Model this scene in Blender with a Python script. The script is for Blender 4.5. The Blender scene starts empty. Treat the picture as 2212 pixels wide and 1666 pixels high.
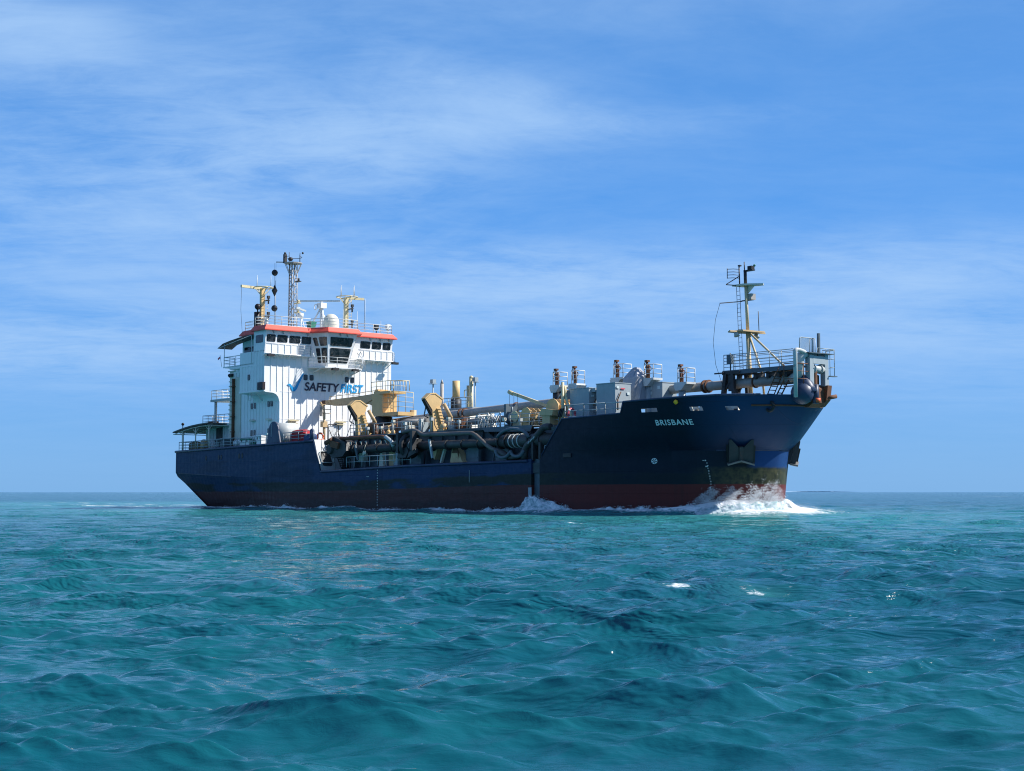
import bpy, math, random
import numpy as np
from mathutils import Vector, Matrix

random.seed(7)
S = bpy.context.scene
COL = S.collection
R = math.radians

# ------------------------------------------------------------------ camera
CAM_H = 1.7
cd = bpy.data.cameras.new('camera'); cam = bpy.data.objects.new('camera', cd); COL.objects.link(cam)
cd.sensor_width = 36.0; cd.lens = 36.0 * 3200 / 2212
cd.clip_start = 0.1; cd.clip_end = 60000
cam.location = (0, 0, CAM_H)
cam.rotation_euler = (R(90) + math.atan(230 / 3200), 0, 0)
S.camera = cam

# ------------------------------------------------------------------ light and sky
S.view_settings.view_transform = 'Standard'; S.view_settings.look = 'None'
S.cycles.use_denoising = True; S.cycles.caustics_reflective = False; S.cycles.caustics_refractive = False; S.cycles.sample_clamp_indirect = 2.0; S.cycles.sample_clamp_direct = 3.0
S.cycles.pixel_filter_type = 'BLACKMAN_HARRIS'; S.cycles.filter_width = 1.1
S.view_settings.exposure = 0.5; S.view_settings.gamma = 1.0
SUN_EL, SUN_AZ = R(43), R(90.5)          # azimuth clockwise from +Y
sd = bpy.data.lights.new('sun', 'SUN'); sun = bpy.data.objects.new('sun', sd); COL.objects.link(sun)
sd.energy = 5.0; sd.angle = R(0.53); sd.color = (1.0, 0.955, 0.89)
sv = Vector((math.sin(SUN_AZ) * math.cos(SUN_EL), math.cos(SUN_AZ) * math.cos(SUN_EL), math.sin(SUN_EL)))
sun.rotation_euler = sv.to_track_quat('Z', 'Y').to_euler()
sun.location = (60, 60, 80)

W = bpy.data.worlds.new('World'); S.world = W; W.use_nodes = True
nt = W.node_tree; nt.nodes.clear()


def nd(t, kind, **kw):
    n = t.nodes.new(kind)
    for k, v in kw.items():
        setattr(n, k, v)
    return n


def ln(t, a, b):
    t.links.new(a, b)


def mth(t, op, a, b=None, c=None, clamp=False):
    n = t.nodes.new('ShaderNodeMath'); n.operation = op; n.use_clamp = clamp
    for i, v in enumerate((a, b, c)):
        if v is None:
            continue
        if isinstance(v, (int, float)):
            n.inputs[i].default_value = v
        else:
            t.links.new(v, n.inputs[i])
    return n.outputs[0]


def mixc(t, fac, a, b, mode='MIX'):
    n = t.nodes.new('ShaderNodeMix'); n.data_type = 'RGBA'; n.blend_type = mode
    for sock, v in ((n.inputs[0], fac), (n.inputs[6], a), (n.inputs[7], b)):
        if isinstance(v, (int, float)):
            sock.default_value = v
        elif isinstance(v, (tuple, list)):
            sock.default_value = (*v[:3], 1)
        else:
            t.links.new(v, sock)
    return n.outputs[2]


def mrange(t, v, a, b, c=0.0, d=1.0, smooth=False):
    n = t.nodes.new('ShaderNodeMapRange'); n.clamp = True
    if smooth:
        n.interpolation_type = 'SMOOTHSTEP'
    t.links.new(v, n.inputs[0])
    for i, x in enumerate((a, b, c, d)):
        n.inputs[i + 1].default_value = x
    return n.outputs[0]


def noise(t, vec, scale, detail=4.0, rough=0.55, dist=0.0):
    n = t.nodes.new('ShaderNodeTexNoise')
    n.inputs['Scale'].default_value = scale; n.inputs['Detail'].default_value = detail
    n.inputs['Roughness'].default_value = rough; n.inputs['Distortion'].default_value = dist
    if vec is not None:
        t.links.new(vec, n.inputs['Vector'])
    return n.outputs['Fac']


def mapping(t, vec, loc=(0, 0, 0), rot=(0, 0, 0), scale=(1, 1, 1)):
    n = t.nodes.new('ShaderNodeMapping')
    n.inputs[1].default_value = loc; n.inputs[2].default_value = rot; n.inputs[3].default_value = scale
    t.links.new(vec, n.inputs[0])
    return n.outputs[0]


def build_world():
    t = nt
    sky = nd(t, 'ShaderNodeTexSky', sky_type='NISHITA', sun_disc=False, sun_elevation=SUN_EL,
             sun_rotation=SUN_AZ, altitude=0, air_density=1.0, dust_density=0.35, ozone_density=2.5)
    tc = nd(t, 'ShaderNodeTexCoord')
    sep = nd(t, 'ShaderNodeSeparateXYZ'); ln(t, tc.outputs['Generated'], sep.inputs[0])
    x, y, z = sep.outputs
    zz = mth(t, 'ADD', mth(t, 'MAXIMUM', z, 0.0), 0.10)
    cmb = nd(t, 'ShaderNodeCombineXYZ')
    ln(t, mth(t, 'DIVIDE', x, zz), cmb.inputs[0]); ln(t, mth(t, 'DIVIDE', y, zz), cmb.inputs[1])
    p = cmb.outputs[0]
    # high thin cirrus, drawn out along the wind
    wisp = noise(t, mapping(t, p, (0.4, 5.2, 0), (0, 0, R(-20)), (0.75, 1.05, 1)), 1.5, 9.0, 0.64, 0.8)
    fine = noise(t, mapping(t, p, (7.7, 2.2, 0), (0, 0, R(-35)), (1.5, 2.6, 1)), 3.0, 9.0, 0.72, 0.6)
    soft = noise(t, mapping(t, tc.outputs['Generated'], (2, 0, 1), (0, R(9), 0), (4.0, 4.0, 9.0)), 1.0, 6.0, 0.58, 0.6)
    # banks of cirrus as they lie in the sky: bearing, height, spread, thickness, density, slope
    banks = ((-.26, .210, .21, .070, .80, .10), (-.35, .295, .10, .022, .75, -.10), (-.10, .225, .11, .030, .60, .12), (-.01, .262, .09, .018, .45, -.25), (.02, .243, .16, .010, .35, .02),
             (.13, .138, .32, .026, .95, .02), (-.30, .096, .20, .024, .85, .0), (.24, .105, .2, .018, .55, -.03), (-.03, .150, .20, .020, .40, -.06), (.1, .075, .35, .02, .25, 0),
             (.05, .315, .3, .02, .16, 0), (-1.1, .3, .5, .15, .6, 0), (1.2, .25, .5, .12, .5, 0), (-2.6, .4, .9, .2, .5, 0), (2.6, .5, 1.0, .2, .5, 0))
    az = mth(t, 'ARCTAN2', x, y)
    den = None
    for (bx, bz, wx, wz, am, sl) in banks:
        dx = mth(t, 'DIVIDE', mth(t, 'SUBTRACT', az, bx), wx)
        dz = mth(t, 'DIVIDE', mth(t, 'SUBTRACT', mth(t, 'SUBTRACT', z, bz), mth(t, 'MULTIPLY', mth(t, 'SUBTRACT', az, bx), sl)), wz)
        q = mth(t, 'ADD', mth(t, 'MULTIPLY', dx, dx), mth(t, 'MULTIPLY', dz, dz))
        g = mth(t, 'MULTIPLY', mth(t, 'EXPONENT', mth(t, 'MULTIPLY', q, -1.0)), am)
        den = g if den is None else mth(t, 'ADD', den, g)
    tex = mth(t, 'ADD', mth(t, 'MULTIPLY', wisp, .46), mth(t, 'ADD', mth(t, 'MULTIPLY', fine, .27), mth(t, 'MULTIPLY', soft, .42)))
    c = mth(t, 'MULTIPLY', den, mrange(t, tex, .43, .72, .08, 1.4))
    c = mth(t, 'ADD', c, mrange(t, tex, .50, .85, 0, .22))
    c = mth(t, 'MULTIPLY', mth(t, 'TANH', c), .95)
    c = mth(t, 'MULTIPLY', c, mrange(t, z, 0.0, 0.05, 0.1, 1.0))
    base = mixc(t, 1.0, sky.outputs[0], (0.80, 0.98, 1.28), 'MULTIPLY')
    # clear maritime air: little whitening towards the horizon
    rp = nd(t, 'ShaderNodeValToRGB'); ln(t, mth(t, 'MULTIPLY', z, 2.0, clamp=True), rp.inputs[0])
    el = rp.color_ramp.elements; K = 0.80
    for i, (pos, col) in enumerate(((0.0, (.165, .450, .890)), (.14, (.130, .410, .920)), (.30, (.078, .352, .920)), (.62, (.098, .330, .810)), (1.0, (.110, .260, .600)))):
        e = el[i] if i < 2 else el.new(pos)
        e.position = pos; e.color = (*[c * K for c in col], 1)
    tone = mixc(t, 1.0, rp.outputs[0], (8.3 / K, 8.3 / K, 8.3 / K), 'MULTIPLY')
    base = mixc(t, mrange(t, z, .9, .3, 0, .82), base, tone)
    cloud = mixc(t, 1.0, (.42, .65, .99), (8.4, 8.4, 8.4), 'MULTIPLY')
    mix = mixc(t, c, base, cloud)
    bg = nd(t, 'ShaderNodeBackground'); ln(t, mix, bg.inputs[0]); bg.inputs[1].default_value = 0.082
    out = nd(t, 'ShaderNodeOutputWorld'); ln(t, bg.outputs[0], out.inputs[0])


build_world()

# ------------------------------------------------------------------ ship frame: X forward, Y to port, Z up from the water
A = R(50.622)
SHIP = Matrix.Translation((-30.9704, 168.7515, 0)) @ Matrix.Rotation(-A, 4, 'Z')


# ------------------------------------------------------------------ mesh helper
class MB:
    def __init__(s):
        s.v = []; s.f = []; s.s = []

    def add(s, vs, fs, smooth=False):
        o = len(s.v); s.v += [tuple(p) for p in vs]
        for q in fs:
            s.f.append(tuple(i + o for i in q)); s.s.append(smooth)
        return s

    def box(s, x0, x1, y0, y1, z0, z1):
        return s.add([(x0, y0, z0), (x1, y0, z0), (x1, y1, z0), (x0, y1, z0), (x0, y0, z1), (x1, y0, z1), (x1, y1, z1), (x0, y1, z1)],
                     [(0, 3, 2, 1), (4, 5, 6, 7), (0, 1, 5, 4), (1, 2, 6, 5), (2, 3, 7, 6), (3, 0, 4, 7)])

    def tube(s, p, q, r, n=8, r2=None):
        return s.path([p, q], r, n, r2)

    def path(s, pts, r, n=8, r2=None):
        P = [Vector(p) for p in pts]; m = len(P); rings = []
        prev = None
        for i, p in enumerate(P):
            d = (P[min(i + 1, m - 1)] - P[max(i - 1, 0)])
            if d.length < 1e-9:
                d = Vector((0, 0, 1))
            d.normalize()
            if prev is None:
                a = Vector((0, 0, 1)) if abs(d.z) < .9 else Vector((1, 0, 0))
                u = d.cross(a).normalized()
            else:
                u = (prev - d * prev.dot(d))
                u = u.normalized() if u.length > 1e-6 else d.orthogonal().normalized()
            prev = u; w = d.cross(u)
            rr = r if r2 is None else r + (r2 - r) * i / (m - 1)
            rings.append([p + (u * math.cos(2 * math.pi * k / n) + w * math.sin(2 * math.pi * k / n)) * rr for k in range(n)])
        o = len(s.v)
        for g in rings:
            s.v += [tuple(p) for p in g]
        for i in range(m - 1):
            for k in range(n):
                s.f.append((o + i * n + k, o + i * n + (k + 1) % n, o + (i + 1) * n + (k + 1) % n, o + (i + 1) * n + k)); s.s.append(n > 4)
        s.f.append(tuple(o + k for k in reversed(range(n)))); s.s.append(False)
        s.f.append(tuple(o + (m - 1) * n + k for k in range(n))); s.s.append(False)
        return s

    def beam(s, p, q, w, h):
        P, Q = Vector(p), Vector(q); d = (Q - P).normalized()
        a = Vector((0, 0, 1)) if abs(d.z) < .95 else Vector((1, 0, 0))
        u = d.cross(a).normalized() * w / 2; v = u.cross(d).normalized() * h / 2
        vs = [P - u - v, P + u - v, P + u + v, P - u + v, Q - u - v, Q + u - v, Q + u + v, Q - u + v]
        return s.add(vs, [(0, 3, 2, 1), (4, 5, 6, 7), (0, 1, 5, 4), (1, 2, 6, 5), (2, 3, 7, 6), (3, 0, 4, 7)])

    def prism(s, poly, plane, a, b, smooth=False):
        n = len(poly)
        m = {'xz': lambda p, c: (p[0], c, p[1]), 'yz': lambda p, c: (c, p[0], p[1]), 'xy': lambda p, c: (p[0], p[1], c)}[plane]
        vs = [m(p, a) for p in poly] + [m(p, b) for p in poly]
        s.add(vs, [tuple(range(n)), tuple(reversed(range(n, 2 * n)))])
        o = len(s.v) - 2 * n
        for i in range(n):
            s.f.append((o + i, o + n + i, o + n + (i + 1) % n, o + (i + 1) % n)); s.s.append(smooth)
        return s

    def ball(s, c, r, n=12, sq=(1, 1, 1)):
        m = n // 2; vs = []; fs = []
        for i in range(m + 1):
            th = math.pi * i / m
            for k in range(n):
                ph = 2 * math.pi * k / n
                vs.append((c[0] + r * sq[0] * math.sin(th) * math.cos(ph), c[1] + r * sq[1] * math.sin(th) * math.sin(ph), c[2] + r * sq[2] * math.cos(th)))
        for i in range(m):
            for k in range(n):
                fs.append((i * n + k, (i + 1) * n + k, (i + 1) * n + (k + 1) % n, i * n + (k + 1) % n))
        return s.add(vs, fs, True)

    def ring(s, c, Rm, r, axis='x', n=20, m=8, a0=0.0, a1=360.0):
        pts = []
        full = a1 - a0 >= 360
        for i in range(n + 1):
            a = R(a0 + (a1 - a0) * i / n)
            u, w = math.cos(a) * Rm, math.sin(a) * Rm
            pts.append({'x': (c[0], c[1] + u, c[2] + w), 'y': (c[0] + u, c[1], c[2] + w), 'z': (c[0] + u, c[1] + w, c[2])}[axis])
        return s.path(pts, r, m)

    def build(s, name, mat, parent=None, label=None, cat=None, group=None, kind=None, world=None, recalc=True):
        me = bpy.data.meshes.new(name)
        me.from_pydata(s.v, [], s.f)
        me.polygons.foreach_set('use_smooth', s.s)
        if recalc:
            import bmesh
            bm = bmesh.new(); bm.from_mesh(me); bmesh.ops.recalc_face_normals(bm, faces=bm.faces); bm.to_mesh(me); bm.free()
        me.materials.append(mat)
        me.update()
        o = bpy.data.objects.new(name, me); COL.objects.link(o)
        if parent:
            o.parent = parent
        elif world is not None:
            o.matrix_world = world
        tag(o, label, cat, group, kind)
        return o


def tag(o, label=None, cat=None, group=None, kind=None):
    for k, v in (('label', label), ('category', cat), ('group', group), ('kind', kind)):
        if v:
            o[k] = v
    return o


def thing(name, label, cat, loc=(0, 0, 0), group=None, rot=None):
    """An Empty standing at a point of the ship's frame; its parts are modelled round that point."""
    o = bpy.data.objects.new(name, None); COL.objects.link(o); o.empty_display_size = 0.3
    o.matrix_world = SHIP @ Matrix.Translation(loc) @ (rot if rot else Matrix())
    return tag(o, label, cat, group)


def fillet(pts, rad, n=5):
    P = [Vector(p) for p in pts]; out = [P[0]]
    for i in range(1, len(P) - 1):
        a, b, c = P[i - 1], P[i], P[i + 1]
        d1 = (a - b); d2 = (c - b)
        r = min(rad, d1.length * .45, d2.length * .45)
        p, q = b + d1.normalized() * r, b + d2.normalized() * r
        for k in range(n + 1):
            u = k / n
            out.append((1 - u) ** 2 * p + 2 * u * (1 - u) * b + u * u * q)
    out.append(P[-1])
    return out


def rails(mat, parent, *runs):
    for a in runs:
        m = MB(); rail(m, *a); m.build('railing', M[mat], parent)


def rail(m, pts, h=1.0, bars=3, gap=1.5, r=0.03, closed=False):
    P = [Vector(p) for p in pts]
    if closed:
        P.append(P[0])
    up = Vector((0, 0, 1))
    for a, b in zip(P, P[1:]):
        k = max(1, round((b - a).length / gap))
        for i in range(k + 1):
            p = a.lerp(b, i / k)
            m.tube(p, p + up * h, r, 5)
        for j in range(bars):
            z = up * h * (j + 1) / bars
            m.tube(a + z, b + z, r * (1.15 if j == bars - 1 else .8), 5)
    return m


def ladder(m, p, q, side, w=0.4, step=0.3, r=0.025):
    P, Q = Vector(p), Vector(q); sd_ = Vector(side).normalized() * w / 2
    m.tube(P - sd_, Q - sd_, r, 5); m.tube(P + sd_, Q + sd_, r, 5)
    k = int((Q - P).length / step)
    for i in range(1, k):
        c = P.lerp(Q, i / k); m.tube(c - sd_, c + sd_, r * .8, 5)
    return m


def rrect(w, h, r, n=4):
    out = []
    for cx, cy, a0 in ((w / 2 - r, h / 2 - r, 0), (-w / 2 + r, h / 2 - r, 90), (-w / 2 + r, -h / 2 + r, 180), (w / 2 - r, -h / 2 + r, 270)):
        for i in range(n + 1):
            a = R(a0 + 90 * i / n); out.append((cx + r * math.cos(a), cy + r * math.sin(a)))
    return out


def pane(m, corners, rad=0.1, off=0.02, thick=0.03):
    """rounded pane on the quad a(bottom left) b(bottom right) c(top right) d(top left), proud of it"""
    a, b, c, d = [Vector(p) for p in corners]
    nrm = (b - a).cross(d - a).normalized()
    w = ((b - a).length + (c - d).length) / 2; h = ((d - a).length + (c - b).length) / 2
    poly = rrect(w, h, min(rad, w * .3, h * .3)); n = len(poly)
    front = []; back = []
    for px, py in poly:
        u, v = px / w + .5, py / h + .5
        p = a * (1 - u) * (1 - v) + b * u * (1 - v) + c * u * v + d * (1 - u) * v
        front.append(p + nrm * (off)); back.append(p + nrm * (off - thick - .02))
    m.add(front + back, [tuple(range(n))] + [(i, i + n, (i + 1) % n + n, (i + 1) % n) for i in range(n)])
    return m


# ------------------------------------------------------------------ materials
def newmat(name):
    m = bpy.data.materials.new(name); m.use_nodes = True
    t = m.node_tree; b = t.nodes['Principled BSDF']
    return m, t, b


def paint(name, col, rough=0.5, var=0.18, rust=0.0, dirt=0.25, metal=0.0, scale=1.0, rustcol=(0.17, 0.055, 0.02), bump=0.0):
    """weathered paint: patchy tone, dirt runs drawn downwards and rust blooms of their own shape"""
    m, t, b = newmat(name)
    tc = nd(t, 'ShaderNodeTexCoord'); ob = tc.outputs['Object']
    n1 = noise(t, ob, 0.9 * scale, 5, 0.6)
    n2 = noise(t, mapping(t, ob, (3, 1, 2), (0, 0, 0), (5, 5, 0.55)), 1.0 * scale, 5, 0.65)
    n3 = noise(t, mapping(t, ob, (8, 4, 1)), 1.7 * scale, 8, 0.7, 0.6)
    dark = tuple(c * (1 - var * 1.6) for c in col); lite = tuple(min(1, c * (1 + var * .5)) for c in col)
    c = mixc(t, mrange(t, n1, .32, .68), dark, lite)
    if dirt:
        c = mixc(t, mrange(t, n2, .52, .78, 0, dirt), c, tuple(x * .35 + .01 for x in col))
    if rust:
        c = mixc(t, mrange(t, n3, .70 - rust * .35, .78 - rust * .3, 0, .9), c, rustcol)
    ln(t, c, b.inputs['Base Color'])
    ln(t, mrange(t, n3, .3, .7, rough - .1, min(1, rough + .12)), b.inputs['Roughness'])
    b.inputs['Metallic'].default_value = metal
    if bump:
        bp = nd(t, 'ShaderNodeBump'); bp.inputs['Strength'].default_value = bump; bp.inputs['Distance'].default_value = .03
        ln(t, n1, bp.inputs['Height']); ln(t, bp.outputs[0], b.inputs['Normal'])
    return m


M = {}
M['white'] = paint('white_paint', (.83, .83, .82), .45, .03, .10, .14, bump=.2)
M['white2'] = paint('white_steel', (.72, .73, .72), .45, .08, .22, .25)
M['cream'] = paint('cream_paint', (.66, .63, .52), .5, .08, .12, .2)
M['red'] = paint('coral_red_paint', (.74, .085, .05), .5, .08, 0, .12)
M['tan'] = paint('tan_crane_paint', (.70, .47, .21), .5, .1, .10, .22)
M['buff'] = paint('buff_mast_paint', (.62, .50, .30), .5, .1, .12, .25)
M['tan2'] = paint('tan_rusty_paint', (.60, .42, .22), .55, .12, .34, .3)
M['grey'] = paint('grey_machinery_paint', (.33, .39, .42), .5, .08, .08, .2)
M['grey2'] = paint('pale_grey_paint', (.46, .49, .48), .5, .1, .2, .3)
M['pipe'] = paint('grey_pipe_paint', (.40, .37, .33), .5, .15, .18, .3)
M['jet'] = paint('brown_grey_pipe', (.13, .115, .10), .5, .2, .25, .3)
M['mid'] = paint('mid_grey_pipe', (.20, .19, .175), .5, .2, .2, .3)
M['dark'] = paint('dark_steel', (.035, .036, .038), .55, .3, .25, .3, rustcol=(.09, .035, .018))
M['dpipe'] = paint('dark_grey_pipe', (.055, .053, .052), .5, .3, .30, .3, rustcol=(.12, .05, .025))
M['slate'] = paint('slate_blue_steel', (.09, .125, .15), .5, .2, .10, .35)
M['slate2'] = paint('blue_grey_steel', (.14, .19, .22), .5, .2, .08, .3)
M['deck'] = paint('deck_paint', (.06, .08, .085), .7, .25, .2, .3)
M['rust'] = paint('rusted_steel', (.16, .065, .03), .75, .3, .25, .4, rustcol=(.33, .10, .025))
M['rail'] = paint('pale_rail_paint', (.62, .64, .62), .5, .1, .2, .2)
M['grail'] = paint('grey_rail_paint', (.36, .42, .44), .5, .15, .2, .2)
M['yrail'] = paint('yellowed_rail_paint', (.66, .56, .33), .5, .15, .2, .2)
M['navy'] = paint('navy_paint', (.02, .042, .095), .45, .2, .02, .2)
M['black'] = paint('black_paint', (.012, .012, .014), .5, .2, 0, 0)
M['maroon'] = paint('maroon_black', (.014, .007, .010), .5, .2, 0, 0)
M['orange'] = paint('lifebuoy_orange', (.80, .12, .03), .5, .08, 0, .1)
M['redcover'] = paint('red_canvas', (.42, .012, .02), .75, .15, 0, .2, bump=.6)
M['bluecover'] = paint('blue_canvas', (.015, .05, .16), .7, .2, 0, .2, bump=.6)
M['tarp'] = paint('grey_tarpaulin', (.34, .36, .40), .42, .2, 0, .3, bump=1.0)
M['awning'] = paint('grey_awning', (.085, .09, .085), .7, .2, 0, .4)
M['green'] = paint('green_plastic', (.01, .17, .11), .5, .1, 0, .2)
M['brown'] = paint('brown_canvas', (.20, .145, .085), .8, .25, 0, .4, bump=.5)
M['wire'] = paint('wire_rope', (.06, .06, .06), .6, .1, 0, 0)
M['yellow'] = paint('yellow_lamp_paint', (.85, .45, .02), .5, .1, 0, .1)
M['textdark'] = paint('dark_violet_lettering', (.022, .016, .045), .5, .1, 0, 0)
M['textblue'] = paint('cyan_blue_lettering', (.0, .30, .62), .5, .08, 0, 0)
M['letter'] = paint('pale_lettering', (.62, .72, .72), .5, .1, 0, .2)
M['pink'] = paint('pink_lifebuoy', (.62, .10, .13), .5, .1, 0, .1)


def glassmat():
    m, t, b = newmat('window_glass')
    tc = nd(t, 'ShaderNodeTexCoord'); n = noise(t, tc.outputs['Object'], 1.6, 3, .5, .8)
    ln(t, mixc(t, mrange(t, n, .45, .7), (.006, .008, .011), (.05, .06, .07)), b.inputs['Base Color'])
    b.inputs['Roughness'].default_value = .06; b.inputs['IOR'].default_value = 1.5
    bp = nd(t, 'ShaderNodeBump'); bp.inputs['Strength'].default_value = .12; bp.inputs['Distance'].default_value = .05
    ln(t, n, bp.inputs['Height']); ln(t, bp.outputs[0], b.inputs['Normal'])
    return m


M['glass'] = glassmat()


def hullmat():
    m, t, b = newmat('hull_paint')
    tc = nd(t, 'ShaderNodeTexCoord'); ob = tc.outputs['Object']
    sp = nd(t, 'ShaderNodeSeparateXYZ'); ln(t, ob, sp.inputs[0]); x, y, z = sp.outputs
    wob = noise(t, mapping(t, ob, (0, 0, 0), (0, 0, 0), (.25, .25, .8)), 1.0, 6, .6)
    wb = mth(t, 'MULTIPLY', mth(t, 'SUBTRACT', wob, .5), .55)
    fine = noise(t, ob, 2.5, 7, .65)
    runs = noise(t, mapping(t, ob, (2, 0, 0), (0, 0, 0), (3.2, 3.2, .22)), 1.0, 6, .65)
    patch = noise(t, mapping(t, ob, (9, 2, 5), (0, 0, 0), (.16, .16, .7)), 1.0, 5, .55)
    # topsides: chalky aft, strong blue amidships, near black forward
    xa = mth(t, 'ADD', x, mth(t, 'MULTIPLY', wb, 2.0))
    c = mixc(t, mrange(t, xa, 24, 34, 0, 1), (.0070, .035, .088), (.0045, .031, .094))
    c = mixc(t, mrange(t, x, 61.2, 61.6, 0, 1), c, (.0022, .0095, .022))
    c = mixc(t, mrange(t, runs, .45, .72, 0, .55), c, mixc(t, mrange(t, x, 55, 65, .35, .06), c, (.06, .095, .16)))
    c = mixc(t, mrange(t, patch, .48, .60, 0, .6), c, mixc(t, .55, c, (.002, .006, .014)))
    # brighter blue put into the colour where the sun strikes the lower bow
    bl = mth(t, 'MULTIPLY', mrange(t, x, 78.2, 78.6), mth(t, 'MULTIPLY', mrange(t, z, 3.3, 3.45), mrange(t, z, 4.68, 4.62)))
    c = mixc(t, bl, c, (.007, .042, .145))
    fl = mth(t, 'MULTIPLY', mrange(t, x, 75.5, 79.5), mrange(t, z, 4.62, 4.75))
    c = mixc(t, fl, c, (.005, .036, .105))  # sunlit flare above the knuckle likewise brightened in the colour
    # weed and slime above the boot top
    bt = mrange(t, x, 30, 58, 1.74, 2.26)
    h = mth(t, 'SUBTRACT', mth(t, 'ADD', z, mth(t, 'MULTIPLY', wb, .25)), bt)
    hw = mth(t, 'ADD', h, mth(t, 'MULTIPLY', wb, 1.3))
    al = mth(t, 'MULTIPLY', mrange(t, hw, .95, .8), mrange(t, patch, .40, .48))
    xf = mrange(t, x, 62, 66)
    al = mth(t, 'MULTIPLY', al, mrange(t, x, 62, 70, 1.0, .35))
    c = mixc(t, mth(t, 'MULTIPLY', al, .92), c, (.013, .020, .014))
    ol = mth(t, 'MULTIPLY', mrange(t, x, 75.0, 78.6), mrange(t, mth(t, 'ADD', z, mth(t, 'MULTIPLY', wb, .5)), 3.55, 3.35))  # olive slime; its fade aft paints in the bow's shaded side
    olc = mixc(t, mrange(t, fine, .4, .65), (.022, .028, .016), (.075, .074, .036))
    c = mixc(t, mth(t, 'MULTIPLY', ol, mrange(t, fine, .25, .5, .55, 1)), c, olc)
    # red antifouling
    redc = mixc(t, mrange(t, x, 55, 66), (.080, .026, .024), (.115, .020, .017))
    redc = mixc(t, mrange(t, runs, .5, .75, 0, .5), redc, (.03, .016, .016))
    c = mixc(t, mrange(t, h, .03, -.03), c, redc)
    low = mrange(t, mth(t, 'ADD', z, mth(t, 'MULTIPLY', wb, 1.6)), 1.15, .8)
    c = mixc(t, mth(t, 'MULTIPLY', low, mrange(t, x, 50, 68, .62, .25)), c, (.012, .010, .011))
    scuff = mth(t, 'MULTIPLY', mrange(t, fine, .66, .72), mrange(t, patch, .5, .56, 0, .5))
    c = mixc(t, mth(t, 'MULTIPLY', scuff, mrange(t, x, 60, 66, 1, .25)), c, (.07, .10, .14))
    cx = nd(t, 'ShaderNodeCombineXYZ'); ln(t, x, cx.inputs[0]); ln(t, z, cx.inputs[1])
    bk = nd(t, 'ShaderNodeTexBrick'); ln(t, cx.outputs[0], bk.inputs['Vector'])
    for k_, v_ in (('Scale', 1.0), ('Mortar Size', .022), ('Mortar Smooth', .3), ('Brick Width', 5.6), ('Row Height', 1.62)):
        bk.inputs[k_].default_value = v_
    seam = bk.outputs['Fac']
    c = mixc(t, mth(t, 'MULTIPLY', seam, .32), c, mixc(t, .5, c, (.001, .003, .006)))
    ln(t, c, b.inputs['Base Color'])
    ln(t, mrange(t, fine, .3, .7, .42, .6), b.inputs['Roughness'])
    # plating pulled in between the frames
    fr = nd(t, 'ShaderNodeTexWave', wave_type='BANDS', bands_direction='X'); fr.inputs['Scale'].default_value = .42
    fr.inputs['Distortion'].default_value = 3.0; fr.inputs['Detail'].default_value = 3; ln(t, ob, fr.inputs[0])
    fz = nd(t, 'ShaderNodeTexWave', wave_type='BANDS', bands_direction='Z'); fz.inputs['Scale'].default_value = .28
    fz.inputs['Distortion'].default_value = 4.0; fz.inputs['Detail'].default_value = 3; ln(t, ob, fz.inputs[0])
    fa = mth(t, 'MULTIPLY', fr.outputs['Fac'], mrange(t, x, 20, 26, .16, .03))
    fb = mth(t, 'MULTIPLY', fz.outputs['Fac'], mrange(t, x, 18, 26, .05, .30))
    hh = mth(t, 'ADD', fa, mth(t, 'ADD', mth(t, 'MULTIPLY', fb, mrange(t, x, 60, 66, 1, .3)), mth(t, 'ADD', mth(t, 'MULTIPLY', wob, mrange(t, x, 60, 66, 1.6, .6)), mth(t, 'MULTIPLY', seam, .25))))
    b.inputs['Specular IOR Level'].default_value = .22
    bp = nd(t, 'ShaderNodeBump'); bp.inputs['Strength'].default_value = .5; bp.inputs['Distance'].default_value = .08
    ln(t, hh, bp.inputs['Height']); ln(t, bp.outputs[0], b.inputs['Normal'])
    return m


M['hull'] = hullmat()


def foammat():
    m, t, b = newmat('white_water')
    tc = nd(t, 'ShaderNodeTexCoord'); ob = tc.outputs['Object']
    n = noise(t, ob, 1.6, 9, .72, .8); n2 = noise(t, mapping(t, ob, (4, 4, 4)), 5.0, 6, .7, .4)
    f = mth(t, 'ADD', mth(t, 'MULTIPLY', n, .65), mth(t, 'MULTIPLY', n2, .35))
    ln(t, mixc(t, mrange(t, f, .40, .60), (.09, .26, .28), (.84, .86, .88)), b.inputs['Base Color'])
    b.inputs['Roughness'].default_value = .7
    bp = nd(t, 'ShaderNodeBump'); bp.inputs['Strength'].default_value = .8; bp.inputs['Distance'].default_value = .15
    ln(t, f, bp.inputs['Height']); ln(t, bp.outputs[0], b.inputs['Normal'])
    return m


def spraymat():
    m, t, b = newmat('water_spray')
    b.inputs['Base Color'].default_value = (.86, .88, .9, 1); b.inputs['Roughness'].default_value = .55
    tc = nd(t, 'ShaderNodeTexCoord'); n = noise(t, tc.outputs['Object'], 3.0, 3)
    ln(t, mixc(t, mrange(t, n, .35, .6), (.62, .68, .72), (.9, .91, .92)), b.inputs['Base Color'])
    return m


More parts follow.
